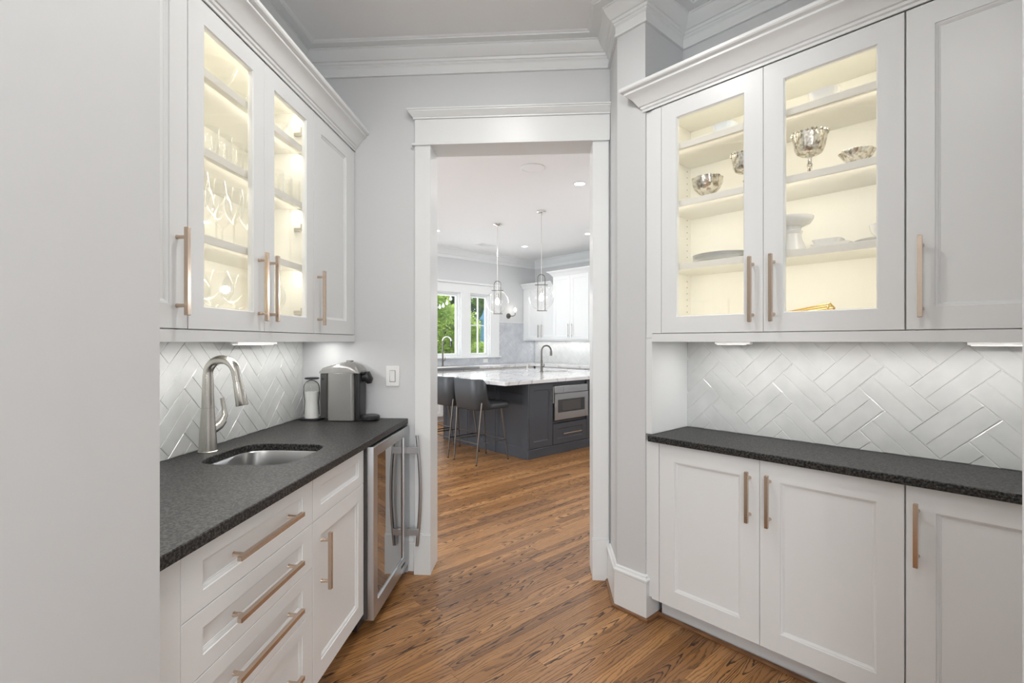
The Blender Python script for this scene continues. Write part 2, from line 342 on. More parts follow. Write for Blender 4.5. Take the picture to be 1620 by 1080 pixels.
# ---- oak strip boards
PWD = .06
def plank_geo(mb, x0, x1, y0, y1, rnd):
    g = .0003; b = len(mb.v); c = .0006; x0 += g; x1 -= g; y0 += g; y1 -= g
    zt = random.uniform(-.0003, .0002)
    mb.add([(x0,y0,-.018),(x1,y0,-.018),(x1,y1,-.018),(x0,y1,-.018),
            (x0,y0,zt-c),(x1,y0,zt-c),(x1,y1,zt-c),(x0,y1,zt-c),
            (x0+c,y0+c,zt),(x1-c,y0+c,zt),(x1-c,y1-c,zt),(x0+c,y1-c,zt)],
           [(8,9,10,11),(4,5,9,8),(5,6,10,9),(6,7,11,10),(7,4,8,11),(0,1,5,4),(1,2,6,5),(2,3,7,6),(3,0,4,7)])
    mb.tone.append((b, b+12, rnd, (x0+x1)/2, y0, random.uniform(0,40), random.choice((-1,1))))
def plank_finish(o, mb):
    me = o.data; uvl = me.uv_layers.new(name='grain'); ca = me.color_attributes.new('tone','FLOAT_COLOR','POINT')
    info = [None]*len(mb.v)
    for a, b, rnd, xc, yb, off, fl in mb.tone:
        for i in range(a, b): info[i] = (rnd, xc, yb, off, fl)
    for i in range(len(mb.v)): r = info[i][0]; ca.data[i].color = (*r, 1)
    for li, l in enumerate(me.loops):
        x, y, z = mb.v[l.vertex_index]; r, xc, yb, off, fl = info[l.vertex_index]
        uvl.data[li].uv = ((y-yb)*fl + off, x-xc)
cells = []
i0, i1 = int(-7.5/PWD), int(3.4/PWD)
for i in range(i0, i1):
    xa, xb = i*PWD, (i+1)*PWD; y = -4.1 - random.random()
    ymin = -1.55 if xb < -2.85 else -4.1; ymax = 7.5 if xb < -1.97 else 2.56
    y = ymin - random.random()
    while y < ymax:
        ln = random.uniform(.55, 1.7); ya, yb = max(y, ymin), min(y+ln, ymax); y += ln
        if yb-ya < .05: continue
        rnd = (min(1,max(0,random.gauss(.5,.24))), random.random(), random.random())
        # nearest point to the camera decides which boards are single parts
        cy = min(max(0, ya), yb); d = math.hypot((xa+xb)/2, cy); p = FB.w((xa+xb)/2, (ya+yb)/2)
        fwd = max(FB.w((xa+xb)/2, ya).y, FB.w((xa+xb)/2, yb).y)
        inview = fwd > 1.9 and not (FA.inv(p)[0] > .55 and FA.inv(p)[1] > 2.9)
        pa, pb = FB.w((xa+xb)/2, max(ya,-.5)), FB.w((xa+xb)/2, yb)
        # does it show between the cabinet runs?
        vis = False
        for t in (0,.15,.3,.45,.6,.75,.9,1):
            q = pa.lerp(pb, t); a = FA.inv(q)
            if q.y > 1.9 and a[0] > -.85 and FB.inv(q)[1] < 2.2 and a[1] < 2.9 and a[0] < 1.3: vis = True
            if a[1] >= 2.9 and q.y > 0 and -.25 < (q.x/q.y)+.04 < .21 and FB.inv(q)[0] > -4.2: vis = True
        cells.append((0 if vis else 1, d, xa, xb, ya, yb, rnd))
cells.sort(key=lambda c: (c[0], c[1])); rest = MB(); nsingle = 0
ORG[floor.name] = (0,0,0)
for c in cells:
    if c[0] == 0 and nsingle < 298:
        b = MB(); plank_geo(b, *c[2:6], c[6]); o = b.build('floorboard', 'oak', parent=floor); plank_finish(o, b); nsingle += 1
    else: plank_geo(rest, *c[2:6], c[6])
o = rest.build('floorboards_beyond', 'oak', parent=floor, kind='stuff'); plank_finish(o, rest)
# ---- crown mouldings
CROWN = [(-.002,2.924),(.014,2.924),(.014,2.934),(.010,2.938),(.010,2.974),(.019,2.982),(.019,2.988),(.026,2.992),(.030,3.003),(.038,3.005),(.052,3.018),(.068,3.040),(.074,3.053),(.080,3.055),(.080,3.061),(.126,3.061),(.128,3.067),(.134,3.069),(.140,3.0755),(-.002,3.0755)]
path = [A_(.8,-3), A_(.8,.891), B_(.17,1.3), B_(.17,2.486), B_(-1.367,2.486), B_(-1.367,2.128), tuple(PC[:2]), A_(.372,2.89), A_(-1.449,2.89), A_(-1.449,.979), A_(-.794,.979), A_(-.794,-3)]
MB().sweep(path, CROWN).build('trim_1', 'trim', kind='structure', smooth=25)
MB().sweep([B_(-1.95,2.7), B_(-1.95,KC), B_(-KW,KC), B_(-KW,-1.5)], [(-.002,2.905),(.014,2.905),(.014,2.96),(.03,2.975),(.034,2.985),(.06,3.01),(.085,3.04),(.09,3.055),(.12,3.06),(.13,3.0755),(-.002,3.0755)]).build('trim_2', 'trim', kind='structure', smooth=25)
# ---- doorway lining, casing, plinths, head
g = FA
mb = MB(); mb.box(OL,OL+.006,2.872,3.058,0,OZ-.006); mb.box(OR-.006,OR,2.872,3.058,0,OZ-.006); mb.box(OL,OR,2.872,3.058,OZ-.01,OZ)
mb.build('trim_3', 'trim', fr=FA, kind='structure', bevel=.001)
dr = thing('door_1', None, None, FA, (-.2,2.89,0), kind='structure')
def both(name, fnn):
    mb = MB(); fnn(mb); return mb.build(name, 'trim', parent=dr, bevel=.0015)
both('casing', lambda b: b.box(-.759,-.668,2.868,2.892,.24,2.503)); both('casing', lambda b: b.box(.274,.363,2.868,2.892,.24,2.503))
both('plinth_block', lambda b: (b.box(-.763,-.664,2.860,2.892,0,.232), b.box(-.761,-.666,2.864,2.892,.232,.24)))
both('plinth_block', lambda b: (b.box(.270,.364,2.860,2.892,0,.232), b.box(.272,.363,2.864,2.892,.232,.24)))
both('head_bead', lambda b: b.box(-.775,.368,2.855,2.892,2.503,2.516))
both('head_board', lambda b: b.box(-.759,.370,2.866,2.892,2.516,2.656))
mb = MB(); mb.sweep([(.371,2.866),(-.759,2.866),(-.759,2.892)], [(0,2.656),(.008,2.656),(.008,2.664),(.014,2.668),(.024,2.682),(.034,2.692),(.034,2.697),(.040,2.699),(.040,2.706),(0,2.706)])
mb.build('cornice', 'trim', parent=dr, smooth=25)
both('far_casing', lambda b: (b.box(-.765,-.668,3.04,3.06,0,2.52), b.box(.274,.37,3.04,3.06,0,2.52), b.box(-.765,.37,3.04,3.06,2.52,2.66)))
# ---- baseboards and shoe
BB = [(-.001,0),(.016,0),(.016,.178),(.013,.182),(.021,.188),(.021,.196),(.012,.204),(.010,.212),(.004,.216),(-.001,.216)]
SH = [(.014,0),(.028,0),(.028,.005),(.026,.010),(.021,.014),(.014,.015)]
pth = [B_(-1.367,2.223), B_(-1.367,2.128), tuple(PC[:2]), A_(.372,2.862)]
MB().sweep(pth, BB).build('baseboard_right', 'trim', kind='structure', smooth=25)
MB().sweep(pth, SH).build('trim_4', 'shoe', kind='structure')
MB().sweep([(-.766,2.89),(-.80,2.89)], BB).build('baseboard_back', 'trim', fr=FA, kind='structure')
MB().sweep([(-.766,2.89),(-.80,2.89)], SH).build('trim_5', 'shoe', fr=FA, kind='structure')
MB().sweep([(-1.367+.0,2.226),(.165,2.226)][::-1], SH).build('trim_6', 'shoe', fr=FB, kind='structure')
# white side lining of the alcove between counter and upper cabinet
MB().box(-1.367,-1.335,2.135,2.486,.9085,1.375).build('trim_7', 'trim', fr=FB, kind='structure', bevel=.001)

# ================================================================ TILES
def clip_poly(poly, x0, x1, z0, z1):
    def cl(P, f, inter):
        R = []
        for i in range(len(P)):
            a, b = P[i-1], P[i]
            if f(a) != f(b): R.append(inter(a, b))
            if f(b): R.append(b)
        return R
    def ix(v): return lambda a, b: (v, a[1]+(b[1]-a[1])*(v-a[0])/(b[0]-a[0]))
    def iz(v): return lambda a, b: (a[0]+(b[0]-a[0])*(v-a[1])/(b[1]-a[1]), v)
    for f, it in ((lambda p: p[0] >= x0, ix(x0)), (lambda p: p[0] <= x1, ix(x1)), (lambda p: p[1] >= z0, iz(z0)), (lambda p: p[1] <= z1, iz(z1))):
        if len(poly) < 3: return []
        poly = cl(poly, f, it)
    return poly
def herringbone(x0, x1, z0, z1, ax, az, L=.2405, Wd=.126, gr=.0013):
    out = []; h = math.sqrt(.5)
    def tow(a, b): a -= L; b -= Wd; return (ax + (a-b)*h, az + (a+b)*h)
    n = int(3/ (Wd))+4
    for k in range(-n, n):
        for j in range(-12, 13):
            ox, oy = k*Wd + j*L, k*Wd - j*L
            for (a0,a1,b0,b1) in ((0,L,0,Wd/2),(0,L,Wd/2,Wd),(L,L+Wd/2,Wd-L,Wd),(L+Wd/2,L+Wd,Wd-L,Wd)):
                P = [tow(ox+a0+gr, oy+b0+gr), tow(ox+a1-gr, oy+b0+gr), tow(ox+a1-gr, oy+b1-gr), tow(ox+a0+gr, oy+b1-gr)]
                if max(p[0] for p in P) < x0 or min(p[0] for p in P) > x1 or max(p[1] for p in P) < z0 or min(p[1] for p in P) > z1: continue
                Q = clip_poly(P, x0, x1, z0, z1)
                if len(Q) < 3: continue
                ar = abs(sum(Q[i-1][0]*Q[i][1]-Q[i][0]*Q[i-1][1] for i in range(len(Q))))/2
                if ar > 2e-4: out.append(Q)
    return out
def tile_geo(mb, Q, y, th=.007):
    cx = sum(p[0] for p in Q)/len(Q); cz = sum(p[1] for p in Q)/len(Q); t = [random.uniform(-.00045,.00045) for _ in range(2)]; n = len(Q)
    def ins(p, d):
        v = Vector((cx-p[0], cz-p[1])); l = v.length; v = v*(min(d/l*1.4, .4)) if l else v; return (p[0]+v.x, p[1]+v.y)
    dy = lambda p: t[0]*(p[0]-cx)/.1 + t[1]*(p[1]-cz)/.1
    l0 = [(p[0], y, p[1]) for p in Q]; l1 = [(p[0], y-th+.002+dy(p), p[1]) for p in Q]; l2 = []
    for p in Q: q = ins(p, .002); l2.append((q[0], y-th+dy(q), q[1]))
    mb.loft([l0, l1, l2], cap0=False)
def backsplash(name, fr, x0, x1, y, z0, z1, ax, az, single=True, m='tile'):
    gb = MB().box(x0, x1, y-.0058, y, z0, z1).build(name, 'grout', fr=fr, kind='structure')
    ts = herringbone(x0, x1, z0, z1, ax, az)
    if single:
        for Q in ts: b = MB(); tile_geo(b, Q, y-.001); b.build('tile', m, parent=gb, smooth=20)
    else:
        b = MB()
        for Q in ts: tile_geo(b, Q, y-.001)
        b.build('tiles', m, parent=gb, smooth=20, kind='stuff')
    return gb
backsplash('wall_right_backsplash', FB, -1.335, .168, 2.486, .9085, 1.40, -.906, 1.171)
backsplash('wall_left_backsplash', FL, .982, 2.886, 1.449, .9085, 1.40, 1.903, 1.174)
backsplash('wall_window_backsplash', FW, 6.56, KC, KW, .9155, 1.74, 6.7, 1.3, False, 'tileblue')
backsplash('wall_window_backsplash_low', FW, 3.6, 6.56, KW, .9155, 1.045, 6.7, 1.3, False, 'tileblue')
backsplash('wall_kitchen_backsplash', FB, -KW+.01, -3.6, KC, .9155, 1.386, -6.5, 1.3, False)

# ================================================================ JOINERY HELPERS
def panel_door(mb, x0, x1, z0, z1, yf, st=.075, th=.02, rl=None):
    rl = rl or st; R = []
    def r(a, b, y): return (x0+a, x1-a, z0+b, z1-b, y)
    R += [r(0,0,yf+th), r(0,0,yf+.001), r(.001,.001,yf), r(st,rl,yf), r(st+.001,rl+.001,yf+.003), r(st+.005,rl+.005,yf+.004), r(st+.010,rl+.010,yf+.0085), r(st+.012,rl+.012,yf+.0085), r(st+.013,rl+.013,yf+.010)]
    mb.loft(mb.rect_loft(R)); return mb
def glass_door(mb, x0, x1, z0, z1, yf, st, th=.021):
    def r(a, y): return (x0+a, x1-a, z0+a, z1-a, y)
    R = [r(0,yf+th), r(0,yf+.001), r(.001,yf), r(st-.004,yf), r(st-.003,yf+.002), r(st,yf+.004), r(st,yf+th)]
    mb.loft(mb.rect_loft(R), closed=True); return mb
def pull(parent, x, z, yf, length, vertical=True, m='bronze', off=.034, r=.0065, name='handle'):
    mb = MB(); h = length/2; y = yf-off; pi = .030
    def bar(a, b):
        c = .0015
        if vertical:
            l = lambda zz, q: [(x-q,y-q,zz),(x+q,y-q,zz),(x+q,y+q,zz),(x-q,y+q,zz)]
            mb.loft([l(z-h, r-c), l(z-h+c, r), l(z+h-c, r), l(z+h, r-c)])
        else:
            l = lambda xx, q: [(xx,y-q,z-q),(xx,y+q,z-q),(xx,y+q,z+q),(xx,y-q,z+q)]
            mb.loft([l(x-h, r-c), l(x-h+c, r), l(x+h-c, r), l(x+h, r-c)])
    bar(0, 0)
    for s_ in (-1, 1):
        px, pz = (x, z+s_*(h-pi)) if vertical else (x+s_*(h-pi), z)
        mb.tube([(px,y+.004,pz),(px,yf-.004,pz),(px,yf+.0006,pz)], [.0055,.0062,.0075], 12)
    return mb.build(name, m, parent=parent)
def carcass(mb, x0, x1, yf, yb, z0, z1, th=.018, opening=False, top=True):
    yc = yf + .0215
    mb.box(x0, x0+th, yc, yb, z0, z1); mb.box(x1-th, x1, yc, yb, z0, z1); mb.box(x0+th, x1-th, yc, yb, z0, z0+th)
    if top: mb.box(x0+th, x1-th, yc, yb, z1-th, z1)
    mb.box(x0+th, x1-th, yb-.008, yb, z0+th, z1-(th if top else 0))
    return mb
CABCR = [(0,0),(.006,0),(.006,.010),(.012,.015),(.014,.024),(.020,.027),(.026,.036),(.040,.058),(.056,.074),(.066,.080),(.070,.083),(.070,.092),(.076,.096),(.084,.098),(.088,.103),(.088,.116),(0,.116)]
Z0, Z1 = 1.398, 2.484
# ---- LEFT RUN UPPERS (frame L: x = along, y = depth from camera side)
YL, YLB = 1.125, 1.447
def solid_upper(fr, x0, x1, yf, yb, door, hx, label, filler=None, wallgap=None):
    t = thing('wall_cabinet', label, 'cabinet', fr, ((x0+x1)/2, yb, Z0), group=None)
    carcass(MB(), x0, x1, yf, yb, Z0, Z1).build('body', 'cab', parent=t)
    d = panel_door(MB(), door[0], door[1], Z0+.002, Z1-.003, yf).build('door', 'cab', parent=t)
    pull(d, hx, 1.575, yf, .27)
    if filler: MB().box(filler[0], filler[1], yf+.002, yf+.03, Z0+.002, Z1-.003).build('filler_strip', 'cab', parent=t)
    return t
def glass_upper(fr, x0, x1, yf, yb, doors, hxs, shelves, label, filler=None, st=.077):
    t = thing('glass_front_cabinet', label, 'cabinet', fr, ((x0+x1)/2, yb, Z0))
    carcass(MB(), x0, x1, yf, yb, Z0, Z1).build('body', 'cabin', parent=t)
    for a in shelves: MB().prism([(yf+.030,a-.029),(yf+.035,a-.029),(yf+.035,a-.02),(yb-.009,a-.02),(yb-.009,a),(yf+.030,a)], x0+.019, x1-.019).yzx().build('shelf', 'cabin', parent=t, bevel=.001)
    for (a, b), hx in zip(doors, hxs):
        d = glass_door(MB(), a, b, Z0+.002, Z1-.003, yf, st).build('door', 'cab', parent=t)
        MB().box(a+st-.006, b-st+.006, yf+.012, yf+.016, Z0+st-.006, Z1-st+.006).build('glass_pane', 'pane', parent=d)
        pull(d, hx, 1.575, yf, .27)
    # shelf pin holes along the side walls
    mb = MB()
    for zz in [1.45+.032*k for k in range(31)]:
        for xx in (x0+.018, x1-.018):
            for yy in (yb-.045,):
                mb.box(xx-.0006, xx+.0006, yy-.0025, yy+.0025, zz-.0025, zz+.0025)
    mb.build('pin_holes', 'gap', parent=t, kind='stuff')
    # cup hinges
    for (a, b), sd in zip(doors, (0, 1)):
        xx = (x0+.018) if sd == 0 else (x1-.018); s_ = 1 if sd == 0 else -1
        for zz in (1.50, 1.90, 2.36):
            h = MB(); h.box(min(xx, xx+s_*.016), max(xx, xx+s_*.016), yf+.03, yf+.085, zz-.008, zz+.008); h.box(min(xx, xx+s_*.05), max(xx, xx+s_*.05), yf+.022, yf+.034, zz-.02, zz+.02)
            h.build('hinge', 'nickel', parent=t, bevel=.002)
    if filler: MB().box(filler[0], filler[1], yf+.002, yf+.03, Z0+.002, Z1-.003).build('filler_strip', 'cab', parent=t)
    for zz in [a-.02 for a in shelves]+[Z1-.018]:
        area('cabinet_led', fr, (x0+x1)/2, yf+.050, zz-.014, x1-x0-.05, .022, LEDP, WARM, (PI/2-.9, 0, 0))
    return t
LEDP = 1.15
SHV = [1.725, 2.022, 2.292]
solid_upper(FL, .983, 1.502, YL, YLB, (1.055,1.5), 1.455, 'white wall cabinet with one panelled door, nearest the camera on the left', filler=(.984,1.052))
glass_upper(FL, 1.503, 2.362, YL, YLB, [(1.504,1.9315),(1.9335,2.361)], (1.893,1.972), SHV, 'lit glass-front wall cabinet holding clear glassware, above the sink')
solid_upper(FL, 2.363, 2.886, YL, YLB, (2.365,2.835), 2.405, 'white wall cabinet with one panelled door, above the coffee machine', filler=(2.837,2.885))
def rail(fr, x0, x1, yf, label):
    return MB().box(x0, x1, yf, yf+.022, 1.358, Z0-.0015).build('light_rail', 'cab', fr=fr, org=(x0,yf,1.358), bevel=.001, label=label, cat='trim')
rail(FL, .983, 2.886, YL, 'white light rail along the bottom of the left wall cabinets')
MB().sweep([(2.888,YL),(.983,YL)][::-1], [(-o, Z1+.0005+z) for o, z in CABCR]).build('cabinet_crown', 'cab', fr=FL, org=(.983,YL,Z1), smooth=25, label='white crown moulding on top of the left wall cabinets', cat='trim')
# ---- RIGHT RUN UPPERS
YR, YRB = 2.128, 2.484
glass_upper(FB, -1.333, -.354, YR, YRB, [(-1.279,-.8155),(-.8135,-.355)], (-.856,-.774), SHV, 'lit glass-front wall cabinet holding silver and white dishes, on the right', filler=(-1.332,-1.282), st=.079)
solid_upper(FB, -.353, .166, YR, YRB, (-.350,.108), -.309, 'white wall cabinet with one panelled door, at the far right edge', filler=(.11,.165))
rail(FB, -1.333, .166, YR, 'white light rail along the bottom of the right wall cabinets')
MB().sweep([(-1.374,YR+.001),(-1.374,YR),(.168,YR)], [(-o, Z1+.0005+z) for o, z in CABCR]).build('cabinet_crown', 'cab', fr=FB, org=(-1.374,YR,Z1), smooth=25, label='white crown moulding on top of the right wall cabinets', cat='trim')
MB().box(-1.333,.166,YR+.03,YRB,Z1+.001,Z1+.1).build('trim_8', 'cab', fr=FB, kind='structure')
MB().box(.983,2.886,YL+.03,YLB,Z1+.001,Z1+.1).build('trim_9', 'cab', fr=FL, kind='structure')
# ---- RIGHT BASE
CT = .908
def toe(mb, x0, x1, y, yb): return mb.box(x0, x1, y, yb, 0, .112)
t = thing('base_cabinet', 'white base cabinet with two panelled doors under the right black counter', 'cabinet', FB, (-.84,2.484,0))
mb = carcass(MB(), -1.333, -.353, YR, YRB, .115, .876); toe(mb, -1.333, -.353, 2.223, 2.24); mb.build('body', 'cab', parent=t)
MB().box(-1.332,-1.293,YR+.001,YR+.03,.113,.874).build('filler_strip', 'cab', parent=t)
for (a, b, hx) in ((-1.290,-.8295,-.868), (-.8275,-.3555,-.789)):
    d = panel_door(MB(), a, b, .113, .874, YR, .078).build('door', 'cab', parent=t); pull(d, hx, .718, YR, .212)
t = thing('base_cabinet', 'white base cabinet with one panelled door at the right edge, under the counter', 'cabinet', FB, (-.09,2.484,0))
mb = carcass(MB(), -.352, .166, YR, YRB, .115, .876); toe(mb, -.352, .166, 2.223, 2.24); mb.build('body', 'cab', parent=t)
d = panel_door(MB(), -.3505, .110, .113, .874, YR, .078).build('door', 'cab', parent=t); pull(d, -.320, .718, YR, .212)
MB().box(.112,.165,YR+.001,YR+.03,.113,.874).build('filler_strip', 'cab', parent=t)
MB().box(-1.338,.167,2.100,2.4795,.878,CT).build('countertop', 'granite', fr=FB, org=(-.6,2.3,.878), bevel=.004, label='long narrow black granite countertop on the right', cat='countertop')
MB().box(-1.3665,-1.3335,YR+.010,YR+.030,1.377,Z1).build('trim_14', 'trim', fr=FB, kind='structure')
MB().box(-1.3665,-1.3335,YR+.010,YR+.030,.115,.876).build('trim_15', 'trim', fr=FB, kind='structure')
# ---- LEFT BASE
YD, YLC = .828, 1.447
t = thing('base_cabinet', 'white drawer base with four bronze-handled drawers, nearest on the left', 'cabinet', FL, (1.36,1.44,0))
mb = carcass(MB(), .986, 1.729, YD, YLC-.02, .115, .876, top=False); toe(mb, .986, 1.729, YD+.09, YD+.11); mb.build('body', 'cab', parent=t)
MB().box(.987,1.0825,YD+.001,YD+.03,.113,.874).build('filler_strip', 'cab', parent=t)
for (a, b) in ((.712,.874),(.5545,.710),(.3975,.5525),(.113,.3955)):
    d = panel_door(MB(), 1.0845, 1.7275, a, b, YD, .072, rl=.044).build('drawer', 'cab', parent=t)
    pull(d, 1.42, (a+b)/2, YD, .345, vertical=False)
t = thing('base_cabinet', 'white sink base with a false drawer front and one door, beside the drink fridge', 'cabinet', FL, (1.98,1.44,0))
mb = carcass(MB(), 1.730, 2.232, YD, YLC-.02, .115, .876, top=False); toe(mb, 1.730, 2.232, YD+.09, YD+.11); mb.build('body', 'cab', parent=t)
panel_door(MB(), 1.732, 2.230, .712, .874, YD, .06, rl=.044).build('false_drawer_front', 'cab', parent=t)
d = panel_door(MB(), 1.732, 2.230, .113, .710, YD, .066).build('door', 'cab', parent=t); pull(d, 1.800, .548, YD, .212)
MB().sweep([(2.17,YD+.0885),(.986,YD+.0885)], [(-o+.014, z) for o, z in SH][::-1]).build('trim_10', 'shoe', fr=FL, kind='structure')
# ---- drink fridge
t = thing('drink_fridge', 'stainless steel drink fridge with a dark glass door under the left counter', 'fridge', FL, (2.55,1.4,0))
FX0, FX1, FY = 2.262, 2.868, .792
mb = MB(); mb.box(FX0-.012, FX1, FY+.047, 1.40, .075, .872); mb.box(FX0-.012,FX0-.002,FY+.03,FY+.05,.075,.872); mb.build('body', 'grill', parent=t)
mb = MB(); mb.box(FX0, FX1, FY+.08, 1.38, .01, .073); mb.build('toe_grille', 'black', parent=t)
mb = MB()
def rr(a0, a1, b0, b1, y): return (FX0+a0, FX1-a1, .066+b0, .870-b1, y)
mb.loft(mb.rect_loft([rr(0,0,0,0,FY+.043), rr(0,0,0,0,FY+.003), rr(.002,.002,.002,.002,FY), rr(.055,.105,.072,.050,FY), rr(.057,.107,.076,.052,FY+.006), rr(.057,.107,.076,.052,FY+.043)]), closed=True)
door = mb.build('door', 'steel', parent=t)
MB().box(FX0+.055, FX1-.105, FY+.008, FY+.014, .066+.07, .870-.05).build('glass_pane', 'fridgeglass', parent=door)
mb = MB()
for zz in (.30,.42,.54,.66,.76): mb.box(FX0+.03, FX1-.09, FY+.06, FY+.075, zz-.006, zz+.006)
mb.build('shelf_fronts', 'steel', parent=t)
mb = MB(); pts = []
for k in range(13): u = k/12; pts.append((FX1-.045, FY-.058-.020*math.sin(PI*u), .185+.635*u))
mb.tube(pts, .0095, 12)
for zz in (.265,.735): mb.box(FX1-.055,FX1-.035,FY-.068,FY+.001,zz-.019,zz+.019)
mb.build('handle', 'steel', parent=door, bevel=.001)
mb = MB()
for k in range(6): mb.box(FX1-.16+k*.012, FX1-.153+k*.012, FY-.0012, FY+.0005, .102, .113)
mb.build('badge', 'black', parent=door)
MB().box(2.8695,2.888,YD-.002,1.44,0,.877).build('trim_11', 'cab', fr=FL, kind='structure')
# ---- left counter with sink cut-out
def selli(cx, cy, a, b, n, ang): 
    c, s_ = math.cos(ang), math.sin(ang); r = (abs(c/a)**n + abs(s_/b)**n)**(-1/n); return (cx+r*c, cy+r*s_)
def counter_hole(x0, x1, y0, y1, z0, z1, cx, cy, a, b, n=4.5, N=64):
    angs = [2*PI*i/N for i in range(N)]+[math.atan2(y-cy, x-cx) % (2*PI) for x in (x0,x1) for y in (y0,y1)]; angs = sorted(set(round(q,6) for q in angs))
    outr, inn = [], []
    for q in angs:
        c, s_ = math.cos(q), math.sin(q); ts = []
        if c > 1e-9: ts.append((x1-cx)/c)
        if c < -1e-9: ts.append((x0-cx)/c)
        if s_ > 1e-9: ts.append((y1-cy)/s_)
        if s_ < -1e-9: ts.append((y0-cy)/s_)
        r = min(ts); outr.append((cx+r*c, cy+r*s_)); inn.append(selli(cx,cy,a,b,n,q))
    L = lambda P, z: [(x,y,z) for x,y in P]
    sh = lambda P, d: [(x+(cx-x)*d, y+(cy-y)*d) for x, y in P]
    c = .0025
    outc = [(min(max(x, x0+c), x1-c), min(max(y, y0+c), y1-c)) for x, y in outr]
    return MB().loft([L(outr,z0), L(outr,z1-c), L(outc,z1), L(sh(inn,-.012),z1), L(inn,z1-c), L(inn,z0)], closed=True)
SK = (1.945, 1.125, .187, .185)
counter_hole(.984, 2.887, .8045, 1.4425, .878, CT, *SK).build('countertop', 'granite', fr=FL, org=(1.9,1.1,.878), smooth=30, label='black granite countertop with a sink cut-out on the left', cat='countertop')
def basin(fr, cx, cy, a, b, zt, dep, label, name='sink'):
    t = thing(name, label, 'sink', fr, (cx, cy, zt-dep)); mb = MB(); N = 48; loops = []
    for k, (f, dz) in enumerate(((1.06,0),(1.02,0),(1.005,-.004),(.99,-dep*.5),(.97,-dep*.86),(.92,-dep*.96),(.80,-dep),(.3,-dep-.003),(.13,-dep-.004))):
        loops.append([(*selli(cx,cy,a*f,b*f,4.5 if f > .9 else 3,2*PI*i/N), zt+dz) for i in range(N)])
    loops2 = [[(x+(x-cx)*.012, y+(y-cy)*.012, z-.0015) for x,y,z in l] for l in loops][::-1]
    mb.loft(loops+loops2, closed=True); mb.build('basin', 'basinsteel', parent=t)
    MB().lathe([(.001,0),(.018,0),(.02,.002),(.026,.002),(.028,0),(.028,-.004)], (cx,cy,zt-dep+.001), 20).build('drain', 'chrome', parent=t)
    return t
basin(FL, SK[0], SK[1], SK[2]-.004, SK[3]-.004, .8772, .17, 'undermount stainless sink basin in the left black counter')
# ---- pantry faucet
def arc_pts(c, r, a0, a1, n, u, v):
    return [tuple(Vector(c)+Vector(u)*(r*math.cos(a0+(a1-a0)*k/n))+Vector(v)*(r*math.sin(a0+(a1-a0)*k/n)) for k in range(n+1))]
fx, fy = 1.955, 1.378
t = thing('faucet', 'brushed nickel pull-down faucet with a tall curved spout by the left sink', 'faucet', FL, (fx,fy,CT))
mb = MB(); mb.lathe([(.037,0),(.037,.004),(.0345,.006),(.0335,.02),(.029,.10),(.0235,.180),(.0235,.1805)], (fx,fy,CT), 32, cap=True); mb.build('body', 'nickel', parent=t)
zc = CT+.318; rad = .060; pts = [(fx,fy,CT+.181),(fx,fy,CT+.23),(fx,fy,zc-.01)]
for k in range(0, 15):
    a = PI*k/14*.93; pts.append((fx, fy-rad+rad*math.cos(a), zc+rad*math.sin(a)))
e0 = Vector(pts[-1]); dirv = (Vector(pts[-1])-Vector(pts[-2])).normalized(); dirv = Vector((0,-.20,-1)).normalized(); pts.append(tuple(e0+dirv*.045))
MB().tube(pts, [.0235,.022,.020]+[.0185]*14+[.0175]+[.0175], 20).build('spout', 'nickel', parent=t)
e1 = Vector(pts[-1]); h0 = e1+dirv*.001
sh_ = MB().tube([h0, h0+dirv*.004, h0+dirv*.05, h0+dirv*.094, h0+dirv*.097], [.0175,.0185,.021,.0235,.022], 20).build('spray_head', 'nickel', parent=t)
q = h0+dirv*.045; MB().tube([q+Vector((-.005,-.019,.018)), q+Vector((-.005,-.0225,-.018))], [.006,.006], 8).build('spray_button', 'chrome', parent=sh_)
mb = MB(); mb.tube([(fx+.02,fy-.004,CT+.085),(fx+.055,fy-.010,CT+.100),(fx+.074,fy-.014,CT+.118)], [.019,.019,.017], 16)
mb.tube([(fx+.064,fy-.012,CT+.108),(fx+.082,fy-.018,CT+.138),(fx+.084,fy-.012,CT+.168),(fx+.078,fy-.006,CT+.212)], [.015,.012,.009,.0075], 12)
mb.build('lever', 'nickel', parent=t)
# ---- coffee machine (frame A) 
t = thing('coffee_machine', 'glossy grey capsule coffee machine at the back of the left counter', 'coffee maker', FA, (-1.15,2.81,CT))
ya, yb = 2.742, 2.872
def rbox(mb, x0, x1, y0, y1, z0, z1, r, n=5):
    pts = []
    for cx, cy, a in ((x1-r,y1-r,0),(x0+r,y1-r,PI/2),(x0+r,y0+r,PI),(x1-r,y0+r,3*PI/2)):
        for k in range(n+1): q = a+PI/2*k/n; pts.append((cx+r*math.cos(q), cy+r*math.sin(q)))
    return mb.prism(pts, z0, z1)
rbox(MB(), -1.232, -1.078, ya, yb, CT+.004, 1.180, .02).build('body', 'grayplastic', parent=t, bevel=.002)
mb = MB(); rbox(mb, -1.276, -1.2325, ya+.008, yb-.006, CT+.02, 1.178, .012); mb.build('water_tank', 'grill', parent=t)
mb = MB()
for k in range(22): mb.box(-1.271, -1.237, ya+.0045, ya+.0085, CT+.03+k*.0094, CT+.034+k*.0094)
mb.build('grille', 'grill', parent=t)
mb = MB(); mb.lathe([(.0001,0),(.0075,0),(.0075,.004),(.0001,.004)], (0,0,0), 14); mb.v = [(-1.255+x, ya+.0045-z, 1.148+y) for x,y,z in mb.v]; mb.build('port', 'black', parent=t)
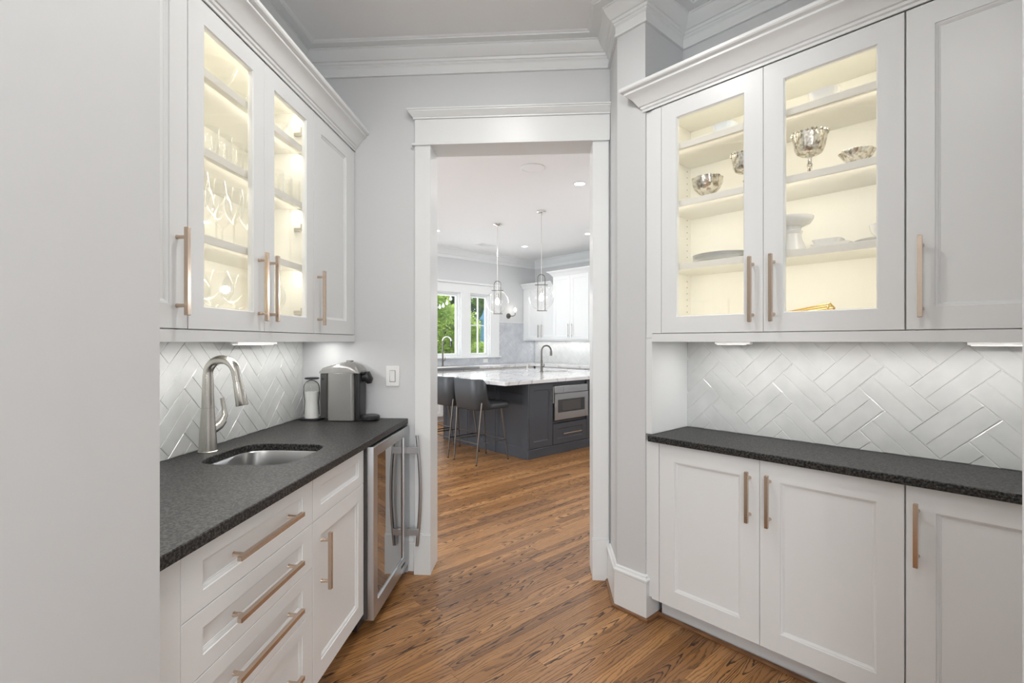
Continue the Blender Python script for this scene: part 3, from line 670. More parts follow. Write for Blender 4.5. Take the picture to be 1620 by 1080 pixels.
# domed lid: profile along x, rounded across y
mb = MB(); loops = []
prof = [(-1.277,1.1805,.02),(-1.274,1.198,.03),(-1.262,1.212,.035),(-1.20,1.229,.04),(-1.16,1.240,.045),(-1.125,1.246,.045),(-1.095,1.243,.045),(-1.07,1.232,.04),(-1.052,1.212,.03),(-1.044,1.190,.02),(-1.043,1.181,.02)]
for x, z, r in prof:
    l = []; n = 12; hh = z-1.1803; w = (yb-ya)/2; ymid = (ya+yb)/2
    for k in range(n+1): a = PI*k/n; l.append((x, ymid - w*math.copysign(abs(math.cos(a))**.55, math.cos(a)), 1.1803+hh*math.sin(a)**.55))
    loops.append(l)
mb.loft(loops); mb.build('lid', 'grayplastic', parent=t, smooth=60)
rbox(MB(), -1.14, -1.105, ya+.045, ya+.085, 1.240, 1.2515, .012).build('lid_button', 'grayplastic', parent=t, bevel=.002)
mb = MB(); rbox(mb, -1.0775, -1.045, ya+.012, yb-.012, CT+.02, 1.180, .01); mb.build('front_column', 'black', parent=t)
mb = MB(); rbox(mb, -1.046, -1.022, ya+.02, yb-.02, 1.178, 1.186, .01); mb.tube([(-1.046,2.807,1.155),(-1.022,2.807,1.160),(-1.010,2.807,1.140),(-1.008,2.807,1.118)], [.03,.032,.026,.012], 14); mb.build('brew_head', 'black', parent=t)
mb = MB(); mb.lathe([(.0001,.0),(.05,.0),(.056,.006),(.056,.022),(.05,.028),(.0001,.028)], (-1.005,2.807,CT+.002), 28); mb.box(-1.08,-1.03,2.77,2.845,CT+.002,CT+.024); mb.build('drip_tray', 'black', parent=t)
# ---- milk frother
t = thing('milk_frother', 'clear milk frother jug on a thin black base beside the coffee machine', 'milk frother', FA, (-1.345,2.80,CT))
mb = MB(); rbox(mb, -1.402, -1.285, 2.745, 2.865, CT+.001, CT+.012, .03); mb.build('base', 'black', parent=t)
c = (-1.345,2.80,CT+.012)
MB().lathe([(.001,0),(.040,0),(.041,.004),(.039,.05),(.036,.09),(.038,.125),(.040,.150),(.001,.150)], c, 28).build('white_cup', 'white', parent=t)
MB().lathe([(.043,.0),(.043,.05),(.040,.09),(.043,.13),(.044,.17),(.038,.20),(.02,.212),(.012,.215)], c, 28).build('clear_shell', 'crystal', parent=t)
MB().lathe([(.001,.222),(.036,.222),(.041,.226),(.041,.230),(.036,.233),(.001,.233)], c, 28).build('lid', 'black', parent=t)
for sgn in (-1, 1):
    mb = MB(); pts = []
    for k in range(12):
        u = k/11; a = u*PI/2
        pts.append((c[0]+sgn*(.046*math.sin(a)), c[1]-.004, c[2]+.172+.045*math.cos(a)))
    pts += [(c[0]+sgn*.047, c[1]-.004, c[2]+.14), (c[0]+sgn*.040, c[1]-.004, c[2]+.09), (c[0]+sgn*.046, c[1]-.004, c[2]+.02)]
    mb.tube(pts, .0025, 8); mb.build('wire_handle', 'black', parent=t)
# ---- light switch
t = thing('light_switch', 'white rocker light switch on the grey wall left of the doorway', 'light switch', FA, (-.896,2.889,1.156))
MB().box(-.936,-.856,2.883,2.8895,1.096,1.216).build('plate', 'white', parent=t, bevel=.003)
mb = MB().box(-.913,-.879,2.8805,2.884,1.122,1.190); mb.build('rocker_frame', 'gap', parent=t); 
MB().add([(-.911,2.882,1.124),(-.881,2.882,1.124),(-.881,2.882,1.188),(-.911,2.882,1.188),(-.911,2.8785,1.124),(-.881,2.8785,1.124),(-.881,2.8745,1.188),(-.911,2.8745,1.188)],[(0,1,2,3),(4,5,6,7),(0,1,5,4),(1,2,6,5),(2,3,7,6),(3,0,4,7)]).build('rocker', 'white', parent=t, bevel=.001)
for zz in (1.106,1.206): MB().tube([(-.896,2.884,zz),(-.896,2.8818,zz)], .003, 10).build('screw', 'white', parent=t)
# ---- under-cabinet lights
def ucl(fr, x0, x1, y, label):
    t = thing('under_cabinet_light', label, 'light', fr, ((x0+x1)/2, y, Z0), group='slim under-cabinet light bars')
    MB().box(x0, x1, y-.018, y+.018, 1.347, 1.3965).build('housing', 'white', parent=t, bevel=.002)
    MB().box(x0+.01, x1-.03, y-.014, y+.014, 1.3445, 1.3475).build('diffuser', 'bar', parent=t)
ucl(FB, -1.14, -.97, 2.40, 'slim white light bar under the right glass-front cabinet')
ucl(FB, -.22, .03, 2.40, 'slim white light bar under the right solid-door cabinet')
ucl(FL, 2.10, 2.42, 1.36, 'slim white light bar under the left wall cabinets, toward the doorway')
area('under_cabinet_led_right', FB, -.56, 2.30, 1.363, 1.25, .02, 3.2, SOFT)
area('under_cabinet_led_left', FL, 1.93, 1.27, 1.363, 1.80, .02, 4.8, SOFT)

# ================================================================ CABINET CONTENTS
def put(fr, x, y): return fr.w(x, y)
def place(o, fr, x, y, z, rz=0): o.location = fr.w(x,y,z); o.rotation_euler = (0,0,fr.a+rz)
e = .0008
# silver pieces on the middle-upper shelf
def ribs(n, amp, tw=0.): return lambda a, z: 1+amp*math.sin(n*a+tw*z)
S2 = SHV[1]+e
MBl = MB().lathe([(.001,0),(.022,0),(.023,.003),(.013,.008),(.016,.012),(.036,.026),(.054,.048),(.064,.072),(.067,.096),(.065,.097),(.061,.072),(.050,.048),(.001,.020)], n=48, fn=lambda a,z: 1+(.05 if z > .012 else 0)*math.sin(9*a+z*45))
o = MBl.build('silver_bowl', 'silver', smooth=60, label='small silver bowl with swirled ribs, on the right cabinet shelf', cat='bowl'); place(o, FB, -1.103, 2.232, S2)
def compote(label, x, y, sc=1):
    t = thing('silver_compote', label, 'goblet', FB, (0,0,0)); ORG[t.name] = (0,0,0)
    MB().lathe([(.001,0),(.042,0),(.043,.004),(.030,.009),(.018,.014),(.012,.022),(.010,.040),(.014,.046),(.015,.052),(.010,.058),(.010,.080),(.016,.088),(.02,.092)], n=24).build('stem', 'silver', parent=t)
    bw = MB().lathe([(.02,.090),(.045,.095),(.060,.103),(.070,.122),(.076,.150),(.080,.172),(.082,.186),(.078,.187),(.072,.150),(.066,.125),(.055,.108),(.001,.099)], n=40, fn=lambda a,z: 1+(.025 if z > .1 else 0)*math.sin(10*a)).build('bowl', 'silver', parent=t, smooth=60)
    mb = MB()
    for k in range(22):
        a = 2*PI*k/22; mb.lathe([(.0001,-.006),(.006,-.004),(.008,0),(.006,.004),(.0001,.006)], (.084*math.cos(a), .084*math.sin(a), .186+.002*math.sin(5*a)), 6)
    mb.build('beaded_rim', 'silver', parent=bw)
    place(t, FB, x, y, S2); t.scale = (sc*.75,sc*.75,sc*.92); return t
compote('silver pedestal compote with a beaded rim, behind the second right glass door', -.676, 2.235)
compote('silver pedestal goblet half hidden behind the stile of the first right glass door', -.930, 2.235, .93)
o = MB().lathe([(.001,0),(.036,0),(.037,.003),(.042,.012),(.058,.030),(.075,.052),(.084,.064),(.083,.066),(.072,.054),(.054,.032),(.038,.014),(.001,.008)], n=48, fn=lambda a,z: 1+(.05*z/.06)*math.sin(8*a)).build('silver_bowl', 'silver', smooth=60, label='low flared silver bowl with a scalloped rim beside the silver compote', cat='bowl'); place(o, FB, -.514, 2.232, S2); o.scale = (.70,.70,.82)
# white ware, top shelf
S3 = SHV[2]+e
def boat(name, label, x, y, z, lx, ly, h, m='chinablue', rz=0, flare=1.35):
    mb = MB(); loops = []
    for f, zz in ((.62,0),(.7,.002),(.9,h*.45),(1.0,h*.8),(1.06,h),(1.03,h),(.95,h*.78),(.8,h*.35),(.5,.006)):
        loops.append([(*selli(0,0,lx*f,ly*f,3,2*PI*i/36), zz) for i in range(36)])
    mb.loft(loops); o = mb.build(name, m, smooth=60, label=label, cat='dish'); place(o, FB, x, y, z, rz)
boat('serving_dish', 'white oval serving dish on the top shelf behind the second right glass door', -.620, 2.222, S3, .050, .045, .044, 'china')
boat('serving_dish', 'pale angular dish on the top shelf behind the first right glass door', -1.015, 2.222, S3, .048, .045, .040)
boat('serving_dish', 'shallow pale platter at the right of the first door\'s top shelf', -.905, 2.26, S3, .055, .055, .020)
# plates
S1 = SHV[0]+e
pl = MB().lathe([(.001,0),(.085,0),(.092,.003),(.135,.011),(.138,.013),(.135,.0135),(.092,.006),(.001,.004)], n=48).build('dinner_plate', 'china', smooth=60, label='x', cat='plate'); PLN = ('lowest', 'second from the bottom', 'third from the bottom', 'topmost')
for k in range(4):
    o = pl if k == 0 else pl.copy()
    if k: C.objects.link(o)
    o['label'] = 'white plate, %s of the stack behind the first right glass door' % PLN[k]; o['group'] = 'stack of white plates'; place(o, FB, -1.060, 2.307, S1+k*.0085); o.scale = (1,1,1)
# cake stand
t = thing('cake_stand', 'white footed cake stand behind the second right glass door', 'cake stand', FB, (0,0,0)); ORG[t.name] = (0,0,0)
MB().lathe([(.001,0),(.062,0),(.064,.006),(.058,.02),(.045,.055),(.042,.075),(.046,.082),(.047,.088),(.04,.094),(.042,.105),(.001,.105)], n=36).build('foot', 'china', parent=t)
MB().lathe([(.001,.105),(.045,.106),(.075,.118),(.086,.135),(.087,.145),(.083,.145),(.072,.128),(.045,.116),(.001,.114)], n=36).build('dish', 'china', parent=t, smooth=60); place(t, FB, -.755, 2.25, S1)
def sq_tray(label, x, y, z, w, d, h, m='china'):
    mb = MB(); loops = []
    for f, zz in ((.8,0),(.82,.001),(1,h),(.98,h),(.8,.004)): loops.append([(*selli(0,0,w*f,d*f,6,2*PI*i/40), zz) for i in range(40)])
    mb.loft(loops); o = mb.build('serving_tray', m, smooth=50, label=label, cat='dish'); place(o, FB, x, y, z); return o
sq_tray('white rectangular tray beside the cake stand, lower of the two', -.600, 2.25, S1, .068, .06, .016); sq_tray('white rectangular tray beside the cake stand, upper of the two', -.615, 2.25, S1+.0175, .05, .045, .018)
for k in range(3):
    o = MB().lathe([(.001,0),(.055,0),(.085,.010),(.086,.012),(.055,.004),(.001,.003)], n=36).build('side_plate', 'china', smooth=60, label='small white side plate, %s in the stack under the white bowl' % ('lowest','middle','top')[k], cat='plate', group='stack of side plates'); place(o, FB, -.469, 2.372, S1+k*.010)
o = MB().lathe([(.001,0),(.030,0),(.034,.006),(.055,.028),(.062,.055),(.060,.055),(.052,.03),(.030,.010),(.001,.006)], n=36).build('small_bowl', 'china', smooth=60, label='small white bowl standing on the side plates at the right of the shelf', cat='bowl'); place(o, FB, -.445, 2.372, S1+.0335)
# brass wire stand on the cabinet floor
SB = Z0+.018+e
t = thing('brass_stand', 'folding brass wire stand on the floor of the right glass cabinet', 'stand', FB, (-.70,2.30,SB))
X0, X1 = -.80, -.615
for yy, zt in ((2.27,.095),(2.30,.088),(2.33,.080)): MB().tube([(X0, yy, SB+.062),(X1, yy, SB+zt)], .0032, 8).build('rod', 'gold', parent=t)
for A1, B1 in (((X1,2.27,SB+.095),(X1-.03,2.27,SB+.003)),((X1,2.33,SB+.080),(X1-.026,2.33,SB+.003)),((X0,2.27,SB+.062),(X0+.01,2.27,SB+.003)),((X0,2.33,SB+.062),(X0+.01,2.33,SB+.003))): MB().tube([A1,B1], .0036, 8).build('leg', 'gold', parent=t)
for A1, B1 in (((X1,2.27,SB+.095),(X1,2.33,SB+.080)),((X0,2.27,SB+.062),(X0,2.33,SB+.062))): MB().tube([A1,B1], .0036, 8).build('end_bar', 'gold', parent=t)
o = MB().tube([(-.10,0,.055),(-.095,0,.062),(.0,0,.060),(.07,0,.062)], [.006,.004,.0035,.0035], 8).tube([(-.09,0,.06),(-.09,0,.0)], .003, 6).tube([(.06,0,.06),(.06,0,.0)], .003, 6).build('brass_rest', 'gold', label='small brass bar rest on the floor of the cabinet, behind the first right glass door', cat='stand'); place(o, FB, -.94, 2.25, SB)
# ---- glassware, left cabinet (x along, y depth)
def lput(o, x, y, z): o.location = FL.w(x, y, z); o.rotation_euler = (0,0,FL.a)
gb = MB().lathe([(.001,0),(.024,0),(.024,.004),(.008,.008),(.008,.014),(.04,.032),(.062,.062),(.080,.105)], n=36).build('glass_bowl', 'crystal', smooth=60, label='x', cat='bowl')
for k, (x, y, lb) in enumerate(((1.80,1.245,'clear flared glass bowl on the top shelf, behind the first left glass door'),(2.20,1.24,'clear flared glass bowl on the top shelf, behind the second left glass door'),(2.03,1.34,'clear glass bowl on the top left shelf, tucked behind the middle stile'))):
    o = gb if k == 0 else gb.copy()
    if k: C.objects.link(o)
    o['label'] = lb; o['group'] = 'clear glass bowls on the top shelf'; lput(o, x, y, SHV[2]+e)
tm = MB().lathe([(.001,0),(.029,0),(.031,.003),(.035,.098)], n=28).build('tumbler', 'crystal', smooth=60, label='x', cat='drinking glass')
ft = True; TC = {}; ORD = ('first','second','third','fourth','fifth')
for x, y in [(1.70,1.198),(1.775,1.198),(1.85,1.198),(1.925,1.198),(1.76,1.29),(1.84,1.29),(1.92,1.29),(2.15,1.198),(2.225,1.198),(2.30,1.198),(2.20,1.285),(2.28,1.285)]:
    o = tm if ft else tm.copy()
    if not ft: C.objects.link(o)
    ft = False; g1 = x < 2.1
    row = 'front' if y < 1.25 else 'back'; cnt = TC.setdefault((g1, row), 0); TC[(g1, row)] += 1
    o['label'] = 'clear tumbler, %s from left, %s row, behind the %s left glass door' % (ORD[cnt], row, 'first' if g1 else 'second'); o['group'] = 'clear tumblers behind the %s left glass door' % ('first' if g1 else 'second'); lput(o, x, y, SHV[1]+e)
def stemglass(name, prof, label, group, spots, z, cat='wine glass'):
    base = None
    for x, y in spots:
        if base is None:
            base = MB().lathe(prof, n=28).build(name, 'crystal', smooth=60, label=label, cat=cat, group=group); o = base
        else: o = base.copy(); C.objects.link(o)
        n_ = sum(1 for q in spots[:spots.index((x,y))] if (q[1] < 1.25) == (y < 1.25))
        if len(spots) > 1: o['label'] = label + ', %s from left, %s row' % (ORD[n_], 'front' if y < 1.25 else 'back')
        lput(o, x, y, z)
wg = [(.001,0),(.032,0),(.032,.002),(.006,.006),(.0035,.012),(.0035,.085),(.008,.092),(.028,.115),(.037,.145),(.035,.185),(.029,.225)]
stemglass('wine_glass', wg, 'tall wine glass behind the first left glass door', 'tall wine glasses behind the first left glass door', [(1.66,1.205),(1.755,1.205),(1.86,1.205),(1.955,1.205),(1.82,1.30),(1.93,1.30)], SHV[0]+e)
BGS = 1.12
bg = [(.001,0),(.036,0),(.036,.002),(.007,.006),(.004,.012),(.004,.060),(.010,.068),(.040,.088),(.056,.120),(.056,.150),(.040,.195)]
stemglass('balloon_glass', [(r*BGS, z*1.05) for r, z in bg], 'large balloon glass behind the first left glass door', 'balloon wine glasses on the left cabinet floor', [(1.77,1.222),(1.92,1.225),(1.84,1.36)], SB)
stemglass('balloon_glass', [(r*BGS, z*1.05) for r, z in bg], 'large round-bowled wine glass on the cabinet floor behind the second left glass door', 'balloon wine glasses on the second door\'s cabinet floor', [(2.15,1.222)], SB)

# ================================================================ KITCHEN
# windows
for i, (a, b) in enumerate(WX):
    wn = thing('window_%d' % (i+1), None, None, FW, ((a+b)/2, KW, WZ0), kind='structure')
    y = KW
    def fr_(mb, a0, a1, b0, b1, w, y0, y1): mb.loft(mb.rect_loft([(a0,a1,b0,b1,y1),(a0,a1,b0,b1,y0),(a0+w,a1-w,b0+w,b1-w,y0),(a0+w,a1-w,b0+w,b1-w,y1)]), closed=True); return mb
    fr_(MB(), a-.03, b+.03, WZ0-.03, WZ1+.03, .022, y+.01, y+.13).build('window_frame', 'trim', parent=wn)
    fr_(MB(), a-.008, b+.008, WZ0-.008, WZ1+.008, .045, y+.05, y+.09).build('sash', 'trim', parent=wn, bevel=.002)
    MB().box(a+.03, b-.03, y+.068, y+.073, WZ0+.03, WZ1-.03).build('glass_pane', 'wpane', parent=wn)
    if i == 1:
        ga, gb_ = a+.037, b-.037; w = (gb_-ga)/2
        for k in (1,): MB().box(ga+w*k-.009, ga+w*k+.009, y+.055, y+.085, WZ0+.035, WZ1-.035).build('muntin', 'trim', parent=wn)
        zm = (WZ0+WZ1)/2; MB().box(ga, gb_, y+.056, y+.084, zm-.009, zm+.009).build('muntin', 'trim', parent=wn)
mb = MB(); y = KW
mb.box(WX[0][1]+.03, WX[1][0]-.03, y-.02, y+.001, WZ0-.03, WZ1+.03)
mb.box(WX[1][1]+.03, 6.545, y-.02, y+.001, WZ0-.03, WZ1+.03); mb.box(WX[0][0]-.13, WX[0][0]-.03, y-.02, y+.001, WZ0-.03, WZ1+.03)
mb.box(WX[0][0]-.13, 6.545, y-.022, y+.001, WZ1+.03, WZ1+.20); mb.box(WX[0][0]-.17, 6.58, y-.05, y+.001, WZ1+.20, WZ1+.235)
mb.box(WX[0][0]-.16, 6.575, y-.05, y+.001, WZ0-.055, WZ0-.03); mb.build('trim_12', 'trim', fr=FW, kind='structure', bevel=.002)
MB().box(6.56, 7.55, KW-.012, KW, 1.742, 1.756).build('trim_13', 'trim', fr=FW, kind='structure')
# perimeter base cabinets and counters
def kbase(fr, x0, x1, yf, yb, n, label, name='base_cabinet'):
    t = thing(name, label, 'cabinet', fr, ((x0+x1)/2, yb, 0)); mb = MB(); mb.box(x0, x1, yf+.021, yb, .1, .874); mb.box(x0, x1, yf+.09, yb, 0, .1); mb.build('body', 'cab', parent=t)
    w = (x1-x0)/n
    for k in range(n):
        d = panel_door(MB(), x0+k*w+.003, x0+(k+1)*w-.003, .105, .87, yf, .06).build('door', 'cab', parent=t)
        pull(d, x0+(k+1)*w-.04 if k % 2 == 0 else x0+k*w+.04, .75, yf, .16, m='nickel')
    return t
kbase(FW, 3.5, 5.2, KW-.62, KW-.002, 4, 'white base cabinets below the kitchen windows, left of the corner')
kbase(FW, 5.202, 6.92, KW-.62, KW-.002, 4, 'white base cabinets below the kitchen windows, next to the corner')
kbase(FB, -KW+.64, -3.6, KC-.62, KC-.002, 8, 'white base cabinets below the kitchen wall cabinets')
mb = MB(); mb.prism([(3.48,KW-.008),(3.48,KW-.65),(6.91,KW-.65),(6.91,3.6),(KC-.010,3.6),(KC-.010,KW-.008)], .875, .915)
mb.build('kitchen_countertop', 'quartz', fr=FW, org=(6,7,.875), bevel=.003, label='white quartz countertop running round the far kitchen walls', cat='countertop')
# far sink + spring faucet
t = thing('sink', 'stainless work sink set in the far counter below the kitchen window', 'sink', FW, (5.1,KW-.3,.9155))
mb = MB(); mb.loft(mb.rect_loft([(4.62,5.52,0,1,0)])) if 0 else mb.box(4.62,5.52,KW-.665,KW-.652,.876,.9158); mb.box(4.62,5.52,KW-.652,KW-.60,.9155,.919); mb.box(4.62,5.52,KW-.22,KW-.18,.9155,.919); mb.box(4.62,4.66,KW-.60,KW-.22,.9155,.919); mb.box(5.48,5.52,KW-.60,KW-.22,.9155,.919); mb.build('rim', 'steel', parent=t)
MB().box(4.66,5.48,KW-.60,KW-.22,.9152,.9162).build('basin', 'darksteel', parent=t)
def goose(fr, x, y, z, h, reach, dx, dy, r, label, m='nickel', spring=False, name='faucet'):
    t = thing(name, label, 'faucet', fr, (x,y,z)); hc = h-reach/2
    MB().lathe([(r*2.0,0),(r*2.0,.006),(r*1.5,.012),(r*1.25,h*.45),(r*1.25,h*.452)], (x,y,z), 20, cap=True).build('body', m, parent=t)
    pts = [(x,y,z+h*.45),(x,y,z+hc)]; R = reach/2
    for k in range(1, 13): a = PI*k/12*.96; pts.append((x+dx*(R-R*math.cos(a)), y+dy*(R-R*math.cos(a)), z+hc+R*math.sin(a)))
    MB().tube(pts, r, 12).build('spout', m, parent=t)
    ed = Vector(pts[-1]); MB().tube([ed, ed-Vector((0,0,h*.06)), ed-Vector((0,0,h*.20))], [r*1.1,r*1.5,r*1.6], 12).build('spray_head', m if not spring else 'black', parent=t)
    MB().tube([(x,y,z+h*.18),(x+.05,y,z+h*.20),(x+.055,y,z+h*.30)], [r*.9,r*.7,r*.5], 8).build('lever', m, parent=t)
    if spring:
        mb = MB()
        for k in range(2, len(pts)): mb.tube([Vector(pts[k])-Vector((0,0,.004)), Vector(pts[k])+Vector((0,0,.004))], r*1.7, 10)
        mb.build('spring', 'chrome', parent=t)
    return t
goose(FW, 5.10, KW-.13, .9155, .53, .16, .9, -.43, .011, 'tall spring-neck faucet in front of the kitchen window', 'darksteel', True)
t = thing('wall_outlet', 'white double outlet plate in the tile below the kitchen window', 'outlet', FW, (6.19,KW,.98))
MB().box(6.13,6.25,KW-.013,KW-.0085,.945,1.02).build('plate', 'white', parent=t, bevel=.002)
for xx in (6.16, 6.22): MB().box(xx-.012,xx+.012,KW-.0145,KW-.0128,.965,1.0).build('socket', 'white', parent=t)
# sconce
t = thing('wall_sconce', 'nickel wall sconce with a lit clear shade right of the kitchen window', 'wall light', FW, (6.80,KW,1.88))
mb = MB(); mb.lathe([(.0001,0),(.055,0),(.055,.012),(.05,.02),(.0001,.02)], (0,0,0), 24); mb.v = [(6.80+x, KW-z, 1.88+y) for x,y,z in mb.v]; mb.build('backplate', 'darksteel', parent=t)
MB().tube([(6.80,KW-.01,1.88),(6.84,KW-.09,1.875),(6.88,KW-.12,1.90),(6.88,KW-.12,1.95)], .008, 10).build('arm', 'darksteel', parent=t)
MB().lathe([(.02,0),(.03,.02),(.045,.06),(.05,.11),(.048,.15)], (6.88,KW-.12,1.95), 20).build('shade', 'globe', parent=t)
MB().lathe([(.001,0),(.018,.01),(.026,.045),(.02,.075),(.001,.09)], (6.88,KW-.12,1.96), 16).build('bulb', 'filament', parent=t)
# kitchen wall cabinets
def kupper(x0, x1, yf, z1, doors, cr, label, hz):
    t = thing('kitchen_wall_cabinet', label, 'cabinet', FB, ((x0+x1)/2, KC, 1.39))
    MB().box(x0, x1, yf+.021, KC-.008, 1.375, z1).build('body', 'cab', parent=t)
    for a, b, hx in doors:
        d = panel_door(MB(), a+.0015, b-.0015, 1.40, z1-.003, yf, .065).build('door', 'cab', parent=t); pull(d, hx, hz, yf, .26, m='nickel', r=.007)
    MB().sweep(cr, [(-o*1.05, z1+z*.85) for o, z in CABCR]).build('crown', 'cab', parent=t, smooth=25)
kupper(-KW+.006, -6.645, 7.20, 2.45, [(-7.46,-7.055,-7.10),(-7.055,-6.648,-7.01)], [(-KW+.006,7.20),(-6.7,7.20)], 'white kitchen wall cabinet in the far corner, the lower one', 1.57)
kupper(-6.643, -5.752, 7.12, 2.62, [(-6.64,-6.2,-6.245),(-6.2,-5.755,-6.155)], [(-6.643,KC-.1),(-6.643,7.12),(-5.752,7.12)], 'white kitchen wall cabinet, the taller one beside the corner cabinet', 1.57)
kupper(-5.75, -4.86, 7.12, 2.62, [(-5.747,-5.305,-5.35),(-5.305,-4.863,-5.26)], [(-5.75,7.12),(-4.86,7.12)], 'white kitchen wall cabinet mostly hidden behind the door casing', 1.57)
area('kitchen_under_cabinet_led', FB, -6.2, KC-.12, 1.37, 2.6, .03, 4, SOFT)
# ---- island (frame W: x = q2, y = -q1)
IX0, IX1, IY0, IY1 = 3.98, 6.02, 4.105, 5.80
t = isl = thing('kitchen_island', 'dark charcoal kitchen island cabinet with panelled sides', 'island', FW, (5.0,4.9,0))
mb = MB(); mb.box(IX0+.012, IX1, IY0+.022, IY1, .0, .100)
mb.box(IX0+.012, 4.404, IY0+.021, IY1, .1, .874); mb.box(5.043, IX1, IY0+.021, IY1, .1, .68); mb.box(5.043, IX1, IY0+.021, IY0+.3, .68, .874); mb.box(5.043, 5.1, IY0+.3, IY1, .68, .874); mb.box(IX1-.1, IX1, IY0+.3, IY1, .68, .874); mb.box(5.1, IX1-.1, IY1-.3, IY1, .68, .874); mb.box(4.404, 5.043, IY0+.5, IY1, .1, .874)
mb.build('body', 'navy', parent=t)
for za, zb_ in ((.838,.874),(.368,.392),(.1,.112)): MB().box(4.404,5.043,IY0+.021,IY0+.49,za,zb_).build('niche_rail', 'navy', parent=t)
MB().box(IX0-.002, IX1, IY0-.006, IY0+.021, 0, .108).build('base_board', 'navy', parent=t, bevel=.003)
MB().box(IX0, IX0+.024, IY0, IY0+.022, .11, .874).build('corner_stile', 'navy', parent=t)
d = panel_door(MB(), 4.008, 4.398, .115, .862, IY0, .07).build('door', 'navy', parent=t); pull(d, 4.368, .72, IY0, .195, m='nickel', r=.0065)
d = panel_door(MB(), 4.408, 5.036, .115, .362, IY0, .075, rl=.06).build('drawer', 'navy', parent=t); pull(d, 4.725, .238, IY0, .34, vertical=False, m='nickel', r=.0065)
for a, b in ((5.075,5.54),(5.545,6.01)):
    d = panel_door(MB(), a, b, .115, .862, IY0, .07).build('door', 'navy', parent=t); pull(d, b-.04 if a < 5.2 else a+.04, .72, IY0, .195, m='nickel', r=.0065)
MB().box(5.040,5.073,IY0,IY0+.022,.11,.874).build('corner_stile', 'navy', parent=t)
# stool side panels: each built in frame B then expressed in W (x=q2,y=-q1)
def toW(mb): mb.v = [(y, -x, z) for x, y, z in mb.v]; return mb
for a, b in ((-4.675,-4.128),(-5.24,-4.68),(-5.80,-5.245)):
    toW(panel_door(MB(), a, b, .0, .873, IX0-.002, .055, th=.014, rl=.12)).build('side_panel', 'navy', parent=t)
# countertop with sink
ISK = (5.52, 5.10, .20, .19)
counter_hole(3.60, 6.05, 4.07, 5.84, .875, .915, *ISK, n=3).build('island_countertop', 'quartz', fr=FW, org=(4.8,4.9,.875), smooth=30, label='white veined quartz countertop on the dark kitchen island', cat='countertop')
basin(FW, 5.52, 5.10, .196, .186, .8745, .16, 'round-cornered steel prep sink in the island countertop')
goose(FW, 5.245, 5.12, .9155, .385, .17, .98, -.2, .0125, 'gooseneck prep faucet on the island countertop', 'darksteel')
t = thing('soap_dispenser', 'small nickel soap dispenser at the back edge of the island countertop', 'soap dispenser', FW, (5.42,5.60,.9155))
MB().lathe([(.022,0),(.022,.006),(.012,.01),(.011,.05),(.014,.055),(.008,.06),(.006,.09)], (5.42,5.60,.9155), 16, cap=True).build('pump', 'chrome', parent=t)
MB().tube([(5.42,5.60,.9955),(5.42,5.60,1.005),(5.48,5.59,1.0)], .005, 8).build('nozzle', 'chrome', parent=t)
# microwave drawer
t = thing('microwave_drawer', 'stainless microwave drawer built into the front of the dark island', 'microwave', FW, (4.72,IY0,.4))
MB().box(4.410,5.036,IY0+.03,IY0+.48,.394,.836).build('body', 'grill', parent=t)
MB().box(4.412,5.036,IY0-.018,IY0+.029,.732,.818).build('control_panel', 'steel', parent=t, bevel=.003)
MB().box(4.575,4.90,IY0-.021,IY0-.0185,.742,.808).build('touch_panel', 'steel', parent=t, bevel=.001)
MB().loft(MB().rect_loft([(4.412,5.036,.410,.727,IY0+.029),(4.412,5.036,.410,.727,IY0-.022),(4.468,4.985,.492,.655,IY0-.022),(4.472,4.981,.496,.651,IY0-.016),(4.472,4.981,.496,.651,IY0+.029)]), closed=True).build('drawer_front', 'steel', parent=t)
MB().box(4.466,4.987,IY0-.017,IY0-.012,.490,.657).build('window', 'ovenglass', parent=t)
MB().box(4.55,4.90,IY0-.0185,IY0-.0172,.515,.635).build('window_mesh', 'grill', parent=t)
# ---- bar stools (local: faces +y = toward the island)
t = stool = thing('bar_stool', 'x', 'bar stool', FB, (0,0,0)); ORG[t.name] = (0,0,0)
mb = MB(); loops = []
for f, z in ((.80,.600),(.95,.600),(1.0,.616),(1.0,.648),(.97,.664),(.85,.674),(.4,.678)): loops.append([(*selli(0,.035,.212*f,.232*f,4.2,2*PI*i/40), z) for i in range(40)])
mb.loft(loops); mb.build('seat', 'leather', parent=t, smooth=60)
# wrap-around back: U path from the right side round the rear to the left side
mb = MB(); loops = []; path = []
hw, bk, cr_ = .205, -.205, .075
for k in range(9): path.append((hw, .215-(.215-(bk+cr_))*k/8, 1, 0))
for k in range(1, 7): q = PI/2*k/6; path.append((hw-cr_+cr_*math.cos(q), bk+cr_-cr_*math.sin(q), math.cos(q), -math.sin(q)))
for k in range(1, 6): path.append((hw-cr_-(2*(hw-cr_))*k/6, bk, 0, -1))
for k in range(0, 7): q = PI/2*k/6; path.append((-hw+cr_-cr_*math.sin(q), bk+cr_-cr_*math.cos(q), -math.sin(q), -math.cos(q)))
for k in range(1, 9): path.append((-hw, (bk+cr_)+(.215-(bk+cr_))*k/8, -1, 0))
for (px, py, nx, ny) in path:
    sm = min(1, max(0, (-.045-py)/.11)); sm = sm*sm*(3-2*sm)
    zt = .664 + (.945-.664)*sm; zb = .600; lean = .030*sm; th = .017+.007*sm
    def P(o, z):
        f = (z-zb)/(.945-zb); return (px+nx*(o+lean*f), py+ny*(o+lean*1.3*f), z)
    zm = (zb+zt)/2
    loops.append([P(th*.4,zb), P(th,zb+.012), P(th+.005,zm), P(th*.9,zt-.012), P(th*.3,zt), P(-th*.4,zt), P(-th,zt-.012), P(-th,zm), P(-th,zb+.012), P(-th*.5,zb)])
